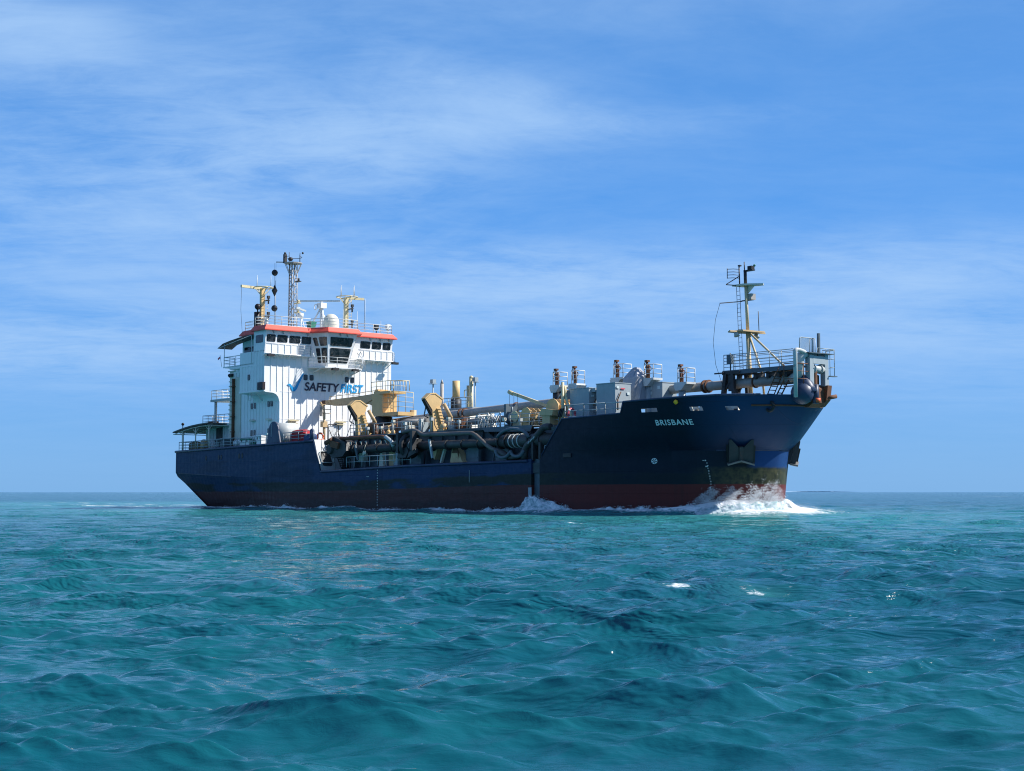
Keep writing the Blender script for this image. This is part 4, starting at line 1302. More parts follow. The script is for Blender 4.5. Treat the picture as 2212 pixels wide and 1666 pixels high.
# ------------------------------------------------------------------ hopper, deck pipes, cranes amidships
def hopper():
    m = MB()
    m.box(30.2, 61.5, -5.6, 5.6, 3.6, 6.85)
    x = 31.0
    while x < 61:
        m.prism([(-6.25, 3.73), (-5.6, 3.73), (-5.6, 6.8), (-5.75, 6.8)], 'yz', x - .05, x + .05); x += 1.9
    m.box(30.2, 61.5, -5.75, -5.6, 5.5, 5.62)
    h = m.build('hopper_coaming', M['slate'], ship)
    m = MB(); m.box(32.5, 53.0, -6.5, -4.6, 6.86, 6.98); m.box(48.0, 59.4, -6.6, -4.6, 6.98, 7.06)
    for x in (53.2, 54.5, 55.8, 57.1, 58.4):
        m.prism([(-6.6, 6.98), (-5.6, 6.98), (-5.6, 6.3)], 'yz', x - .04, x + .04)
    m.prism([(53.0, 7.06), (59.5, 7.06), (59.2, 6.55), (53.3, 6.7)], 'xz', -6.66, -6.6)
    m.build('side_gangway', M['slate'], h)
    rails('grail', h, ([(32.6, -6.4, 6.98), (35.2, -6.4, 6.98)], 1.0, 3, .9, .035),
    ([(36.6, -6.4, 6.98), (44.0, -6.4, 6.98)], 1.0, 2, 1.5, .035),
    ([(47.2, -6.4, 7.0), (54.0, -6.4, 7.06)], .95, 3, 1.2, .03),
    ([(56.4, -6.4, 7.06), (62.4, -6.4, 7.06)], .95, 3, 1.3, .03),
    ([(49, -4.7, 7.0), (62, -4.7, 7.0)], 1.0, 3, 1.3, .03))
    m = MB(); rail(m, [(34.1, -7.75, 3.98), (44.3, -7.75, 4.06)], .95, 2, 1.25, .035); m.build('side_railing', M['grail'], ship)
    m = MB(); rail(m, [(62.2, -7.7, 4.4), (64.2, -7.7, 4.6)], .9, 3, .9, .035); m.build('side_railing', M['grail'], ship)
    # mixed pale and rusty cradle pieces standing on the side deck
    m = MB(); m.box(34.1, 35.0, -6.5, -6.0, 4.6, 5.6); m.ring((34.75, -6.52, 5.3), .28, .09, 'y', 14, 6); m.build('pipe_cradle', M['cream'], ship)
    m = MB(); m.box(39.15, 39.8, -6.5, -6.0, 3.95, 5.6); m.prism([(39.85, 3.95), (40.6, 3.95), (40.35, 5.4), (40.05, 5.4)], 'xz', -6.7, -6.2); m.build('pipe_cradle', M['tan2'], ship)
    m = MB(); m.prism([(38.1, 4.0), (38.85, 4.0), (38.6, 5.55), (38.35, 5.55)], 'xz', -6.9, -6.5); m.build('pipe_cradle', M['cream'], ship)
    m = MB(); m.prism([(45.6, 5.6), (47.0, 5.6), (46.7, 4.9), (46.5, 4.5), (46.0, 4.9)], 'xz', -6.8, -6.2); m.build('pipe_cradle', M['tan2'], ship)
    m = MB(); m.beam((47.5, -6.8, 4.2), (48.3, -6.9, 5.7), .22, .22); m.build('pipe_prop', M['cream'], ship)
    m = MB(); m.prism([(49.0, 4.2), (50.8, 4.2), (50.0, 5.3), (49.6, 5.6), (49.3, 5.3)], 'xz', -7.0, -6.3); m.build('pipe_cradle', M['tan2'], ship)
    m = MB(); m.prism([(49.35, 5.0), (50.1, 5.0), (50.3, 4.6), (50.1, 5.65), (49.7, 5.8)], 'xz', -7.06, -7.0); m.build('cradle_shoe', M['rust'], ship)
    for x0, x1, z0, z1 in ((42.3, 44.1, 4.0, 5.35), (50.6, 52.3, 4.0, 5.5), (54.5, 56.3, 4.0, 5.2)):
        m = MB(); m.box(x0, x1, -6.5, -6.2, z0, z1); m.box(x0 + .1, x1 - .1, -6.53, -6.5, z0 + .55, z0 + .62); m.box(x0 + .05, x0 + .12, -6.54, -6.5, z0, z1); m.build('deck_locker', M['slate2'], ship)
    m = MB(); m.prism([(40.9, 4.0), (41.7, 4.0), (41.5, 4.7)], 'xz', -7.3, -7.1); m.box(41.5, 41.8, -7.4, -7.1, 4.05, 5.3); m.build('deck_bracket', M['grey'], ship)


hopper()


def discharge_pipe():
    ctr = [(24.6, .2, 6.9), (25.4, 0, 7.9), (27.0, 0, 8.35), (34.4, 0, 8.7), (42.0, 0, 8.95), (46.6, 0, 9.1), (56.0, -.3, 9.35), (63.0, -.8, 9.45), (70.2, -1, 9.62), (81.9, -1, 9.72)]
    m = MB(); m.path(ctr, .36, 16)
    p = m.build('discharge_pipe', M['pipe'], ship)
    for i, (x, r) in enumerate(((27.3, .5), (41.4, .47), (42.0, .47), (49.5, .43), (57.5, .46), (73.0, .50), (73.35, .50), (78.0, .43))):
        z = float(np.interp(x, [c[0] for c in ctr], [c[2] for c in ctr])); y = float(np.interp(x, [c[0] for c in ctr], [c[1] for c in ctr]))
        m = MB(); m.tube((x, y, z), (x + .12, y, z), r, 16); m.build('flange', M['rust'], p)
    for x in (30, 35, 40, 45, 50, 55, 60):
        m = MB(); m.box(x - .15, x + .15, -.5, .5, 6.8, 8.5); m.build('pipe_support', M['slate'], p)
    # big bend at the after end and side valves with hand wheels
    m = MB(); m.path(fillet([(31.4, -4.2, 7.4), (36.2, -4.0, 7.55), (38.4, -3.6, 8.2), (40.5, -3.0, 8.2)], .8), .40, 14)
    m.path(fillet([(38.8, -4.6, 6.9), (38.8, -4.6, 8.05), (40.0, -3.8, 8.1)], .4), .30, 12)
    m.path(fillet([(43.0, -4.9, 7.55), (55.0, -4.9, 7.85)], .4), .28, 12)
    m.build('deck_pipe', M['mid'], ship)
    m = MB(); m.path(fillet([(33.0, -4.9, 6.9), (33.0, -4.9, 7.8), (34.6, -4.9, 7.9), (34.6, -4.9, 6.9)], .5), .35, 12); m.ball((32.2, -5.2, 7.2), .5, 12); m.build('deck_pipe', M['dpipe'], ship)
    for x, y, z, mt in ((36.0, -5.8, 7.6, 'rust'), (36.9, -5.6, 7.7, 'rust'), (38.2, -5.9, 7.4, 'tan'), (38.9, -5.9, 7.5, 'tan'), (38.5, -5.2, 8.0, 'rust')):
        m = MB(); m.tube((x, y, 6.9), (x, y, z + .35), .08, 8); m.ring((x, y, z + .35), .22, .035, 'z', 14, 5); m.ball((x, y, 7.15), .22, 10); m.box(x - .2, x + .2, y - .2, y + .2, 6.95, 7.05); m.build('valve', M[mt], ship)
    for x, y, z, s in ((43.2, -5.6, 7.0, .9), (40.8, -5.4, 7.0, .7), (47.6, -5.5, 7.06, .45), (48.6, -5.4, 7.06, .9)):
        m = MB(); m.box(x - .35, x + .35, y - .3, y + .3, z, z + s); m.box(x - .25, x + .25, y - .34, y - .3, z + .1, z + s - .1); m.tube((x, y, z + s), (x, y, z + s + .35), .05, 6); m.build('control_box', M['cream'] if s == .7 else (M['rust'] if s == .9 and x > 45 else M['grey']), ship)
    # tall vents beyond the pipe
    m = MB(); m.tube((38.0, 2, 8.6), (38.0, 2, 10.4), .50, 12); m.tube((38.0, 2, 10.4), (38.0, 2, 12.25), .36, 16); m.path(fillet([(37.4, 2, 9.6), (37.2, 2, 10.6), (37.6, 2, 10.9)], .2), .04, 5)
    v = m.build('exhaust_vent', M['tan'], ship)
    m = MB(); m.tube((38.0, 2, 9.3), (38.0, 2, 10.5), .52, 12); m.build('vent_base', M['dark'], v)
    for x in (31.0, 52.6):
        m = MB(); z = 9.75 if x < 40 else 10.1; m.tube((x, 2, 7), (x, 2, z), .33, 14); m.path(fillet([(x - .36, 2, z - .7), (x - .5, 2, z - .3), (x - .36, 2, z)], .15), .04, 5); m.build('exhaust_vent', M['tan2'], ship)
    m = MB(); m.tube((35.75, 2, 7), (35.75, 2, 12.1), .17, 10); m.tube((35.75, 2, 12.1), (35.75, 2, 12.5), .17, 10, .05); m.build('vent_pipe', M['pipe'], ship)
    m = MB(); m.tube((39.9, 2, 7), (39.9, 2, 11.7), .17, 10); m.tube((40.35, 2, 7), (40.35, 2, 12.4), .2, 10); m.ball((40.35, 2, 12.4), .22, 10); m.path(fillet([(39.7, 2, 10.6), (39.3, 2, 10.6), (39.3, 2, 11.3), (39.7, 2, 11.3)], .15), .05, 5); m.build('vent_pipe', M['yrail'], ship)
    for x, y, z0, z1 in ((34.3, 2, 10.5, 12.2), (40.95, 2, 9, 12.0)):
        m = MB(); m.tube((x, y, 7), (x, y, z1), .07, 6); m.box(x - .3, x + .3, y - .3, y + .3, z1 - .06, z1); m.box(x - .22, x + .22, y - .2, y + .2, z1 + .05, z1 + .4); m.build('flood_mast', M['grey'], ship)
    m = MB(); rail(m, [(36.0, 1.2, 9.6), (41.5, 1.2, 9.6)], .95, 3, .9, .03); m.box(35.8, 41.7, 1.1, 3.5, 9.45, 9.58); m.build('vent_platform', M['grail'], ship)
    m = MB(); m.prism([(35.6, 7), (41.9, 7), (41.2, 9.4), (36.2, 9.45)], 'xz', 1.0, 4.0); m.build('pump_casing', M['cream'], ship)


discharge_pipe()


def deck_crane():
    y = -1.1
    c = thing_part('deck_crane', ship)
    m = MB(); m.tube((30.4, y, 6.8), (30.4, y, 9.0), .85, 20); m.build('pedestal', M['dark'], c)
    m = MB(); m.box(29.6, 31.4, y - .85, y + .85, 9.05, 11.15); m.box(29.9, 31.0, y - .86, y + .86, 11.15, 11.5); m.box(29.75, 30.3, y - .6, y + .6, 11.5, 11.7)
    m.build('slew_house', M['tan'], c)
    m = MB(); poly = [(20.0, 11.10), (26.0, 11.22), (29.8, 11.36), (29.8, 10.9), (28.6, 10.72), (27.6, 10.40), (24.6, 10.44), (21.8, 10.48), (20.0, 10.80)]
    m.prism(poly, 'xz', y - .28, y + .28); m.prism([(27.0, 10.7), (29.6, 9.9), (29.6, 10.4), (27.6, 11.0)], 'xz', y - .2, y + .2)
    b = m.build('boom', M['tan2'], c)
    m = MB(); m.box(19.5, 20.2, y - .3, y + .3, 10.75, 11.12); m.build('boom_tip', M['rust'], b)
    m = MB(); m.path(fillet([(19.6, y, 10.8), (19.2, y - .1, 10.4), (19.0 + .6, y - .3, 9.8)], .3), .14, 8); m.box(19.5, 19.9, y - .5, y - .1, 9.5, 9.9)
    m.build('hook_block', M['pipe'], b)
    m = MB(); rail(m, [(20.6, y, 11.13), (26, y, 11.22), (29.6, y, 11.36)], .35, 1, 1.2, .03); m.build('boom_piping', M['yrail'], b)
    m = MB(); m.box(30.9, 32.9, y - 1.0, y + .9, 11.18, 11.42); m.build('platform', M['tan'], c)
    m = MB(); m.box(31.4, 34.2, y - .95, y + .9, 9.0, 9.35)
    p = m.build('platform', M['tan'], c)
    rails('yrail', p, ([(29.6, y - .9, 11.45), (32.9, y - .95, 11.45), (32.9, y + .85, 11.45)], .95, 2, .8, .03))
    m = MB(); rail(m, [(31.6, y - .9, 9.35), (34.15, y - .9, 9.35), (34.15, y + .85, 9.35)], 1.9, 4, .9, .032)
    ladder(m, (33.2, y - .95, 9.35), (33.2, y - .95, 12.3), (1, 0, 0), .4, .3, .035)
    m.build('railing', M['yrail'], p)
    m = MB(); m.box(32.7, 34.0, y + .2, y + 1.3, 11.45, 12.3) if False else rail(m, [(33.0, y - .6, 11.4), (34.0, y - .6, 11.4), (34.0, y + .5, 11.4)], .95, 1, .35, .04); m.build('lamp_cage', M['yrail'], p)


def thing_part(name, parent):
    o = bpy.data.objects.new(name, None); COL.objects.link(o); o.parent = parent; o.empty_display_size = .2
    return o


deck_crane()


def gantry(x, zb, dy=0.0, rise=0.0):
    g = thing_part('gantry', ship)
    Y = lambda y: y + dy
    m = MB()
    prof = [(-6.15, zb - rise), (-5.25, zb - rise), (-5.5, 8.6), (-5.62, 9.15), (-5.32, 9.62), (-5.22, 10.05), (-6.0, 10.48), (-6.5, 10.42), (-7.0, 10.0), (-6.28, 9.1)]
    m.prism([(Y(a), b + rise) for a, b in prof], 'yz', x - .3, x + .22)
    m.build('swing_frame', M['tan'], g)
    m = MB(); cap = [(-5.15, 10.02), (-6.0, 10.5), (-6.52, 10.45), (-7.05, 10.02), (-7.1, 10.1), (-6.55, 10.57), (-5.98, 10.62), (-5.08, 10.1)]
    m.prism([(Y(a), b + rise) for a, b in cap], 'yz', x - .32, x + .26); m.build('head_hood', M['tan'], g)
    m = MB(); m.prism([(Y(-7.16), 10.0 + rise), (Y(-6.95), 9.95 + rise), (Y(-6.24), 9.2 + rise), (Y(-6.24), 8.6 + rise), (Y(-6.5), 9.0 + rise)], 'yz', x - .25, x + .19); m.build('rubber_fender', M['black'], g)
    m = MB(); m.beam((x + .25, Y(-5.7), 9.3 + rise), (x + .25, Y(-5.0), zb), .34, .3)
    for i in range(8):
        t = i / 8; m.beam((x + .42, Y(-5.95 + .8 * t), 9.2 + rise - (9.2 + rise - zb) * t), (x + .42, Y(-5.5 + .8 * t), 9.2 + rise - (9.2 + rise - zb) * t), .06, .06)
    m.build('ladder_leg', M['tan'], g)
    m = MB(); m.tube((x + .3, Y(-5.1), 9.7 + rise), (x + .6, Y(-4.5), 8.2), .17, 10); m.tube((x + .6, Y(-4.5), 8.2), (x + .75, Y(-4.2), zb), .11, 10); m.build('hydraulic_ram', M['tan2'], g)
    m = MB(); m.path(fillet([(x - .1, Y(-6.7), 9.7 + rise), (x - .1, Y(-6.95), 8.6 + rise), (x - .1, Y(-6.5), 8.4 + rise)], .15), .06, 6)
    m.tube((x, Y(-6.45), 9.2 + rise), (x, Y(-7.6), 6.2), .03, 5)
    m.path(fillet([(x + .45, Y(-6.2), 8.2), (x + .5, Y(-6.3), 7.6), (x + .45, Y(-5.9), 7.1)], .2), .04, 5)
    m.build('hoist_wire', M['wire'], g)
    return g


gantry(33.4, 6.95, 0, -.3); gantry(45.2, 6.9, .05, -.22)


def sheave_frame():
    g = thing_part('gantry', ship)
    m = MB()
    out = [(-5.85, 8.95), (-5.6, 9.0), (-5.45, 8.75), (-4.95, 8.78), (-4.75, 9.05), (-4.6, 9.0), (-4.62, 8.0), (-4.85, 7.5), (-5.25, 7.2), (-5.7, 7.45), (-5.85, 8.0)]
    m.prism(out, 'yz', 54.9, 55.15); m.box(54.6, 55.4, -5.6, -4.8, 7.0, 7.3); m.build('swing_frame', M['slate'], g)
    m = MB(); m.ring((55.18, -5.25, 7.85), .38, .05, 'x', 20, 6); m.tube((55.18, -5.25, 8.3), (55.18, -5.2, 8.75), .05, 6); m.build('sheave', M['grey'], g)


sheave_frame()


def deck_gear():
    # small jib derrick and hoses, two tan winches with drums
    m = MB(); m.beam((58.2, -3.4, 8.6), (53.5, -4.1, 10.1), .2, .26); m.tube((53.4, -4.1, 10.15), (53.9, -4.05, 9.95), .18, 8)
    j = m.build('jib_derrick', M['yrail'], ship)
    m = MB()
    for x in (53.4, 54.0, 54.5): m.tube((x, -4.05, 9.95), (x, -4.05, 8.9), .02, 4)
    m.tube((53.6, -4.05, 10.1), (57.5, -3.4, 8.6), .02, 4); m.build('hoist_wire', M['wire'], j)
    def drum(x, y, z, r, w, mt, wide=1.0):
        m = MB(); m.box(x - .9 * wide, x + .9 * wide, y - w / 2, y + w / 2, 7.06, z - r * .3)
        o = m.build('winch', M[mt], ship)
        m = MB(); m.tube((x, y - w * .62, z), (x, y + w * .62, z), r * .72, 18)
        for k in (-.62, -.2, .2, .62): m.tube((x, y + k * w - .04, z), (x, y + k * w + .04, z), r, 18)
        m.build('drum', M[mt], o)
        m = MB(); m.box(x + .5 * wide, x + 1.1 * wide, y - w * .4, y + w * .4, z - r * .6, z + r * .3); m.build('gear_case', M['tan'], o)
    drum(57.2, -4.6, 8.0, .62, 1.3, 'tan', .8); drum(61.4, -5.3, 8.35, .75, 1.4, 'tan'); drum(55.9, -4.9, 7.9, .45, 1.0, 'yrail', .7)
    m = MB(); m.prism([(60.7, 7.75), (62.3, 7.7), (62.4, 8.15), (61.0, 8.3)], 'xz', -7.0, -5.9); m.box(61.0, 61.9, -6.9, -6.0, 7.0, 7.75); m.build('motor_housing', M['tan2'], ship)
    # white lattice rack
    for x0 in (51.6, 53.2):
        m = MB(); m.path([(x0, -5.9, 7.1), (x0, -5.9, 8.3), (x0 + 1.3, -5.9, 8.3), (x0 + 1.3, -5.9, 7.1)], .05, 6); m.beam((x0, -5.9, 7.1), (x0 + 1.3, -5.9, 8.3), .06, .06); m.beam((x0 + 1.3, -5.9, 7.1), (x0, -5.9, 8.3), .06, .06)
        for k in range(4): m.tube((x0 + .25 * k, -5.9, 7.1), (x0 + .3 * k, -5.5, 8.1), .035, 5)
        m.build('pipe_rack', M['rail'], ship)
    m = MB(); m.path(fillet([(57.6, -1.6, 8.9), (57.6, -1.6, 10.0), (58.8, -1.6, 10.0), (58.8, -1.6, 9.0)], .6), .17, 10); m.build('gooseneck_vent', M['tan2'], ship)
    # assorted floodlights, posts and hose bends along the gangway
    r = random.Random(4)
    for i in range(12):
        x = 35.5 + i * 2.0 + r.uniform(-.4, .4); z = 6.98
        m = MB(); h = r.uniform(.5, 1.1); m.tube((x, -6.2, z), (x, -6.2, z + h), .05, 6); m.box(x - .15, x + .15, -6.35, -6.1, z + h - .1, z + h + .18)
        m.build('deck_light', M[r.choice(['cream', 'rail', 'grey2'])], ship)
    for i in range(9):
        m = MB(); x = 35 + i * 2.9 + r.uniform(-.5, .5); y = -5.6
        m.path(fillet([(x, y, 7.0), (x + .1, y, 7.5), (x + .6, y - .1, 7.6), (x + .7, y - .3, 7.0)], .25), .06, 6); m.build('hose', M['dpipe'], ship)
    m = MB(); m.box(47.9, 48.7, -5.6, -5.0, 7.0, 8.2); m.box(48.7, 49.0, -5.55, -5.05, 7.05, 8.15); m.build('switch_cabinet', M['rust'], ship)
    m = MB(); m.ball((46.6, -5.9, 7.35), .35, 12); m.box(46.2, 47.0, -6.2, -5.6, 6.95, 7.15); m.build('pump_motor', M['tan'], ship)


deck_gear()


# ------------------------------------------------------------------ the suction pipe hanging in its gantries
def suction_pipe():
    t = thing('suction_pipe', 'long dark rusty suction pipe slung along the starboard side under the tan gantries', 'dredge pipe', (0, 0, 0))
    y = -7.35
    m = MB(); m.path([(34.2, y, 5.62), (43.2, y, 5.66)], .37, 16); m.build('lower_pipe', M['dark'], t)
    m = MB(); m.path([(45.2, y, 5.72), (56.6, y, 5.74)], .36, 16); m.build('upper_pipe', M['dpipe'], t)
    m = MB(); m.path([(56.4, y, 5.78), (63.6, y, 5.80)], .52, 18); m.build('trunnion_pipe', M['dpipe'], t)
    for x in (57.9, 58.45, 59.0):
        m = MB(); m.tube((x, y, 5.79), (x + .06, y, 5.79), .585, 18); m.build('hose_band', M['rail'], t)
    for x in (56.4, 57.3, 60.2, 61.6):
        m = MB(); m.tube((x, y, 5.78), (x + .14, y, 5.78), .62, 18); m.build('flange', M['dark'], t)
    for x in (35.0, 36.8, 38.9, 41.2, 47.0, 49.2, 51.4, 53.6):
        m = MB(); m.tube((x, y, 5.67), (x + .1, y, 5.67), .47, 16); m.build('flange', M['dark'], t)
    # draghead: visor, heel pad and teeth
    m = MB(); m.prism([(31.6, 6.6), (32.3, 6.9), (34.3, 6.3), (34.6, 5.5), (34.0, 5.0), (32.2, 4.85), (31.5, 5.4)], 'xz', y - .8, y + .8)
    m.tube((31.9, y - 1, 5.7), (31.9, y + 1, 5.7), .45, 12); m.ball((33.0, y - .5, 5.9), .55, 10, (1, .8, .8))
    d = m.build('draghead', M['dark'], t)
    m = MB(); m.prism([(32.0, 6.55), (33.6, 6.25), (33.4, 5.7), (32.2, 5.9)], 'xz', y - 1.02, y - .8); m.tube((31.3, y - .9, 6.3), (32.4, y - .9, 6.6), .22, 10); m.build('wear_plate', M['rust'], d)
    for i in range(7):
        x = 34.6 + i * .85 + (.6 if i > 3 else 0)
        m = MB(); m.prism([(x, 6.32), (x + .32, 6.34), (x + .30, 6.02)], 'xz', y - .46, y - .40); m.build('lifting_lug', M['pipe'], t)
    # jet water pipe riding on top, arching over the swivel
    yj = -7.75
    m = MB(); m.path(fillet([(32.4, yj, 6.3), (32.9, yj, 6.66), (40.0, yj, 6.66), (40.9, yj, 6.3), (41.3, yj, 6.05)], .6), .17, 10); m.build('jet_pipe', M['rust'], t)
    m = MB(); m.path(fillet([(40.4, yj, 6.62), (41.4, yj, 6.15), (41.7, yj, 5.7)], .5), .18, 10); m.build('jet_elbow', M['grey2'], t)
    m = MB(); m.path(fillet([(41.2, yj, 5.92), (42.4, yj, 6.1), (43.0, yj, 6.95), (44.6, yj, 7.1), (45.3, yj, 6.95), (46.0, yj, 6.62), (53.2, yj, 6.58), (55.3, yj, 5.35), (56.6, yj, 4.9)], .55), .18, 10); m.build('jet_pipe', M['jet'], t)
    m = MB(); m.path(fillet([(56.3, yj, 5.05), (57.0, yj, 4.85), (57.9, yj, 4.45)], .3), .27, 10); m.path(fillet([(57.8, yj, 4.5), (58.6, yj, 4.45), (59.4, yj, 4.6), (59.9, yj, 5.1)], .3), .22, 10); m.build('jet_hose', M['dpipe'], t)
    m = MB(); m.path(fillet([(63.0, yj, 6.75), (62.2, yj, 6.8), (61.5, yj, 6.2), (60.7, yj, 5.7), (59.9, yj, 5.2), (59.8, yj, 4.2)], .6), .27, 12); m.build('jet_hose', M['dpipe'], t)
    for x, z in ((61.2, 5.95), (60.9, 5.78), (60.6, 5.6)):
        m = MB(); m.tube((x - .03, yj - .02, z + .06), (x + .03, yj, z), .30, 12); m.build('hose_band', M['grey2'], t)
    # cardan ring in the middle
    m = MB(); m.ring((43.6, y, 5.75), .95, .22, 'x', 20, 8); m.prism([(42.7, 4.7), (44.0, 4.7), (44.4, 5.2), (44.2, 5.6), (43.0, 5.4)], 'xz', y - .75, y - .5); m.prism([(44.3, 4.65), (45.6, 5.1), (45.5, 5.45), (44.6, 5.2)], 'xz', y - .8, y - .5)
    m.box(42.9, 43.2, y - 1.0, y - .6, 5.1, 6.9); m.box(45.0, 45.35, y - 1.0, y - .55, 5.3, 7.0)
    m.build('cardan_ring', M['dark'], t)
    m = MB(); m.tube((43.8, y, 5.72), (45.1, y, 5.72), .62, 18); m.build('rubber_sleeve', M['dark'], t)
    for x in (44.2, 44.6):
        m = MB(); m.tube((x, y, 5.72), (x + .06, y, 5.72), .66, 18); m.build('hose_band', M['grey2'], t)
    # yoke over and under the forward joint
    m = MB(); m.path([(58.6 + 2.1 * math.cos(R(a)), y - .62, 5.72 + 1.02 * math.sin(R(a))) for a in range(15, 166, 12)], .13, 8); m.build('yoke_arm', M['slate'], t)
    m = MB(); m.path([(57.4 + .9 * math.cos(R(a)), y - .66, 5.0 + .55 * math.sin(R(a))) for a in range(170, 361, 15)], .14, 8); m.path([(59.2 + .8 * math.cos(R(a)), y - .66, 5.0 + .5 * math.sin(R(a))) for a in range(180, 371, 15)], .14, 8); m.build('yoke_arm', M['slate'], t)
    for x, z in ((35.8, 6.0), (47.3, 6.2)):
        m = MB(); m.beam((x, yj - .2, z), (x + .35, yj - .1, 4.6), .14, .2); m.build('pipe_strop', M['slate'] if x < 40 else M['grey'], t)
    m = MB(); m.ball((37.3, -8.0, 5.2), .16, 8, (.7, .7, 1.4)); m.ball((37.55, -8.0, 5.25), .14, 8, (.7, .7, 1.4)); m.path([(37.3, -8.0, 5.4), (37.6, -8, 6.0)], .03, 5); m.build('rope_tail', M['cream'], t)


suction_pipe()


# ------------------------------------------------------------------ forecastle
def forecastle():
    def cabinet(x0, x1, y0, y1, z0, z1, mt, name='machinery_house'):
        m = MB(); m.box(x0, x1, y0, y1, z0, z1); m.box(x0 - .04, x1 + .04, y0 - .04, y1 + .04, z1, z1 + .06)
        return m.build(name, M[mt], ship)
    a = cabinet(63.3, 65.5, -6.0, -4.55, 6.7, 9.72, 'grey'); b = cabinet(66.3, 68.4, -5.95, -4.3, 6.7, 9.95, 'grey'); c = cabinet(67.9, 69.5, -2.0, -.45, 6.7, 10.12, 'grey')
    def plate(x, y0, y1, z0, z1, par, mt, off=.03, nm='sign'):
        m = MB(); m.box(x, x + off, y0, y1, z0, z1); return m.build(nm, M[mt], par)
    plate(65.54, -5.8, -5.55, 9.05, 9.2, a, 'letter'); plate(65.54, -4.85, -4.65, 8.85, 9.08, a, 'letter'); plate(65.54, -5.3, -4.9, 8.45, 8.58, a, 'letter')
    m = MB(); m.prism([(-5.75, 9.72), (-4.75, 9.80), (-4.7, 9.6), (-5.0, 9.42), (-5.75, 9.42)], 'yz', 65.5, 65.95); m.build('cowl', M['grey'], a)
    m = MB(); m.tube((65.62, -5.6, 8.5), (65.62, -5.25, 9.1), .04, 6); m.ball((65.64, -5.6, 8.45), .09, 8); m.build('lever', M['rust'], a)
    plate(68.44, -5.85, -5.6, 9.55, 9.72, b, 'letter'); plate(68.44, -5.4, -5.0, 9.5, 9.6, b, 'pink'); plate(68.44, -4.75, -4.5, 9.1, 9.3, b, 'letter')
    m = MB(); m.tube((68.52, -5.8, 8.7), (68.52, -5.45, 9.3), .04, 6); m.tube((68.52, -5.8, 7.9), (68.52, -5.8, 8.7), .06, 6); m.build('lever', M['rust'], b)
    for x0, z in ((68.05, 9.75), (68.05, 9.35), (69.0, 9.75)):
        m = MB(); m.box(x0, x0 + .3, -2.04, -2.0, z - .12, z + .12); m.build('sign', M['letter'], c)
    # platforms with rusty overflow valves
    def valve_stand(x, y, zf, ht, w=1.3, name='valve_platform'):
        w *= .82
        m = MB(); m.box(x - .4, x + w, y - .5, y + .5, zf - .16, zf); m.prism([(x - .5, zf - .16), (x + .75, zf - .16), (x + .3, zf - .62), (x - .3, zf - .62)], 'xz', y - .5, y + .5)
        p = m.build(name, M['rail'], ship)
        m = MB(); m.tube((x - .05, y, 6.7), (x - .05, y, zf - .6), .28, 10); m.build('column', M['grey'], p)
        m = MB(); m.tube((x - .2, y, zf), (x - .2, y, zf + ht), .09, 8); m.tube((x + .12, y - .1, zf), (x + .12, y - .1, zf + ht * .8), .07, 6); m.ball((x - .1, y, zf + .3), .17, 8); m.box(x - .3, x + .1, y - .12, y + .12, zf + .85, zf + .95)
        m.ring((x + .3, y - .2, zf + .75), .16, .03, 'y', 12, 5); m.box(x - .34, x - .05, y - .15, y + .15, zf + ht - .1, zf + ht + .05); m.path(fillet([(x - .3, y, zf + ht), (x - .5, y, zf + ht - .2), (x - .45, y, zf + .3)], .15), .035, 5)
        m.build('valve_spindle', M['rust'], p)
        m = MB(); rail(m, [(x - .05, y - .46, zf), (x + w - .05, y - .46, zf), (x + w - .05, y + .46, zf)], 1.05, 3, .9, .035); m.build('railing', M['rail'], p)
    valve_stand(57.95, -2.6, 10.5, 1.35, .9); valve_stand(59.8, -2.2, 10.55, 1.4, .7); valve_stand(64.6, -2.0, 10.75, 1.4); valve_stand(68.05, -2.0, 10.5, 1.4, 1.2); valve_stand(71.65, -2.0, 9.98, 1.35, 1.1)
    # dark column under the twin platforms
    m = MB(); m.tube((57.95, -2.6, 8.0), (57.95, -2.6, 10.3), .42, 12); m.tube((57.95, -2.6, 9.2), (57.95, -2.6, 9.35), .62, 14); m.tube((57.95, -2.6, 8.9), (57.95, -2.6, 9.0), .58, 14); m.box(57.6, 59.9, -3.4, -1.9, 8.0, 8.5); m.ball((58.9, -2.8, 8.6), .6, 12, (1.2, .8, .8))
    m.build('overflow_column', M['dark'], ship)
    m = MB(); m.path([(57.9, -2.9, 9.0), (59.3, -2.9, 10.3)], .05, 6); rail(m, [(58.5, -2.5, 9.0), (59.7, -2.3, 9.0)], 1.2, 4, .8, .03); m.build('railing', M['rail'], ship)
    m = MB(); m.box(59.7, 61.2, -3.6, -2.0, 6.7, 9.9); m.build('switch_cabinet', M['slate'], ship)
    m = MB(); m.path(fillet([(63.0, -6.5, 6.7), (63.0, -6.5, 10.3)], .2), .12, 8); m.path(fillet([(63.05, -6.3, 10.0), (63.1, -6.3, 9.2), (63.9, -6.4, 7.6), (63.9, -6.4, 6.7)], .4), .10, 8); m.build('hose_stanchion', M['yrail'], ship)
    m = MB(); rail(m, [(64.65, -7.7, 7.0), (66.7, -7.62, 7.0), (68.9, -7.45, 7.0), (70.8, -7.3, 7.0)], 1.35, 3, 2.1, .04); m.build('railing', M['grail'], ship)
    m = MB()
    for k in range(3): m.beam((62.9 + k * .18, -6.9, 7.55), (63.2 + k * .18, -6.9, 8.2), .1, .06)
    m.build('crowbar_rack', M['dark'], ship)
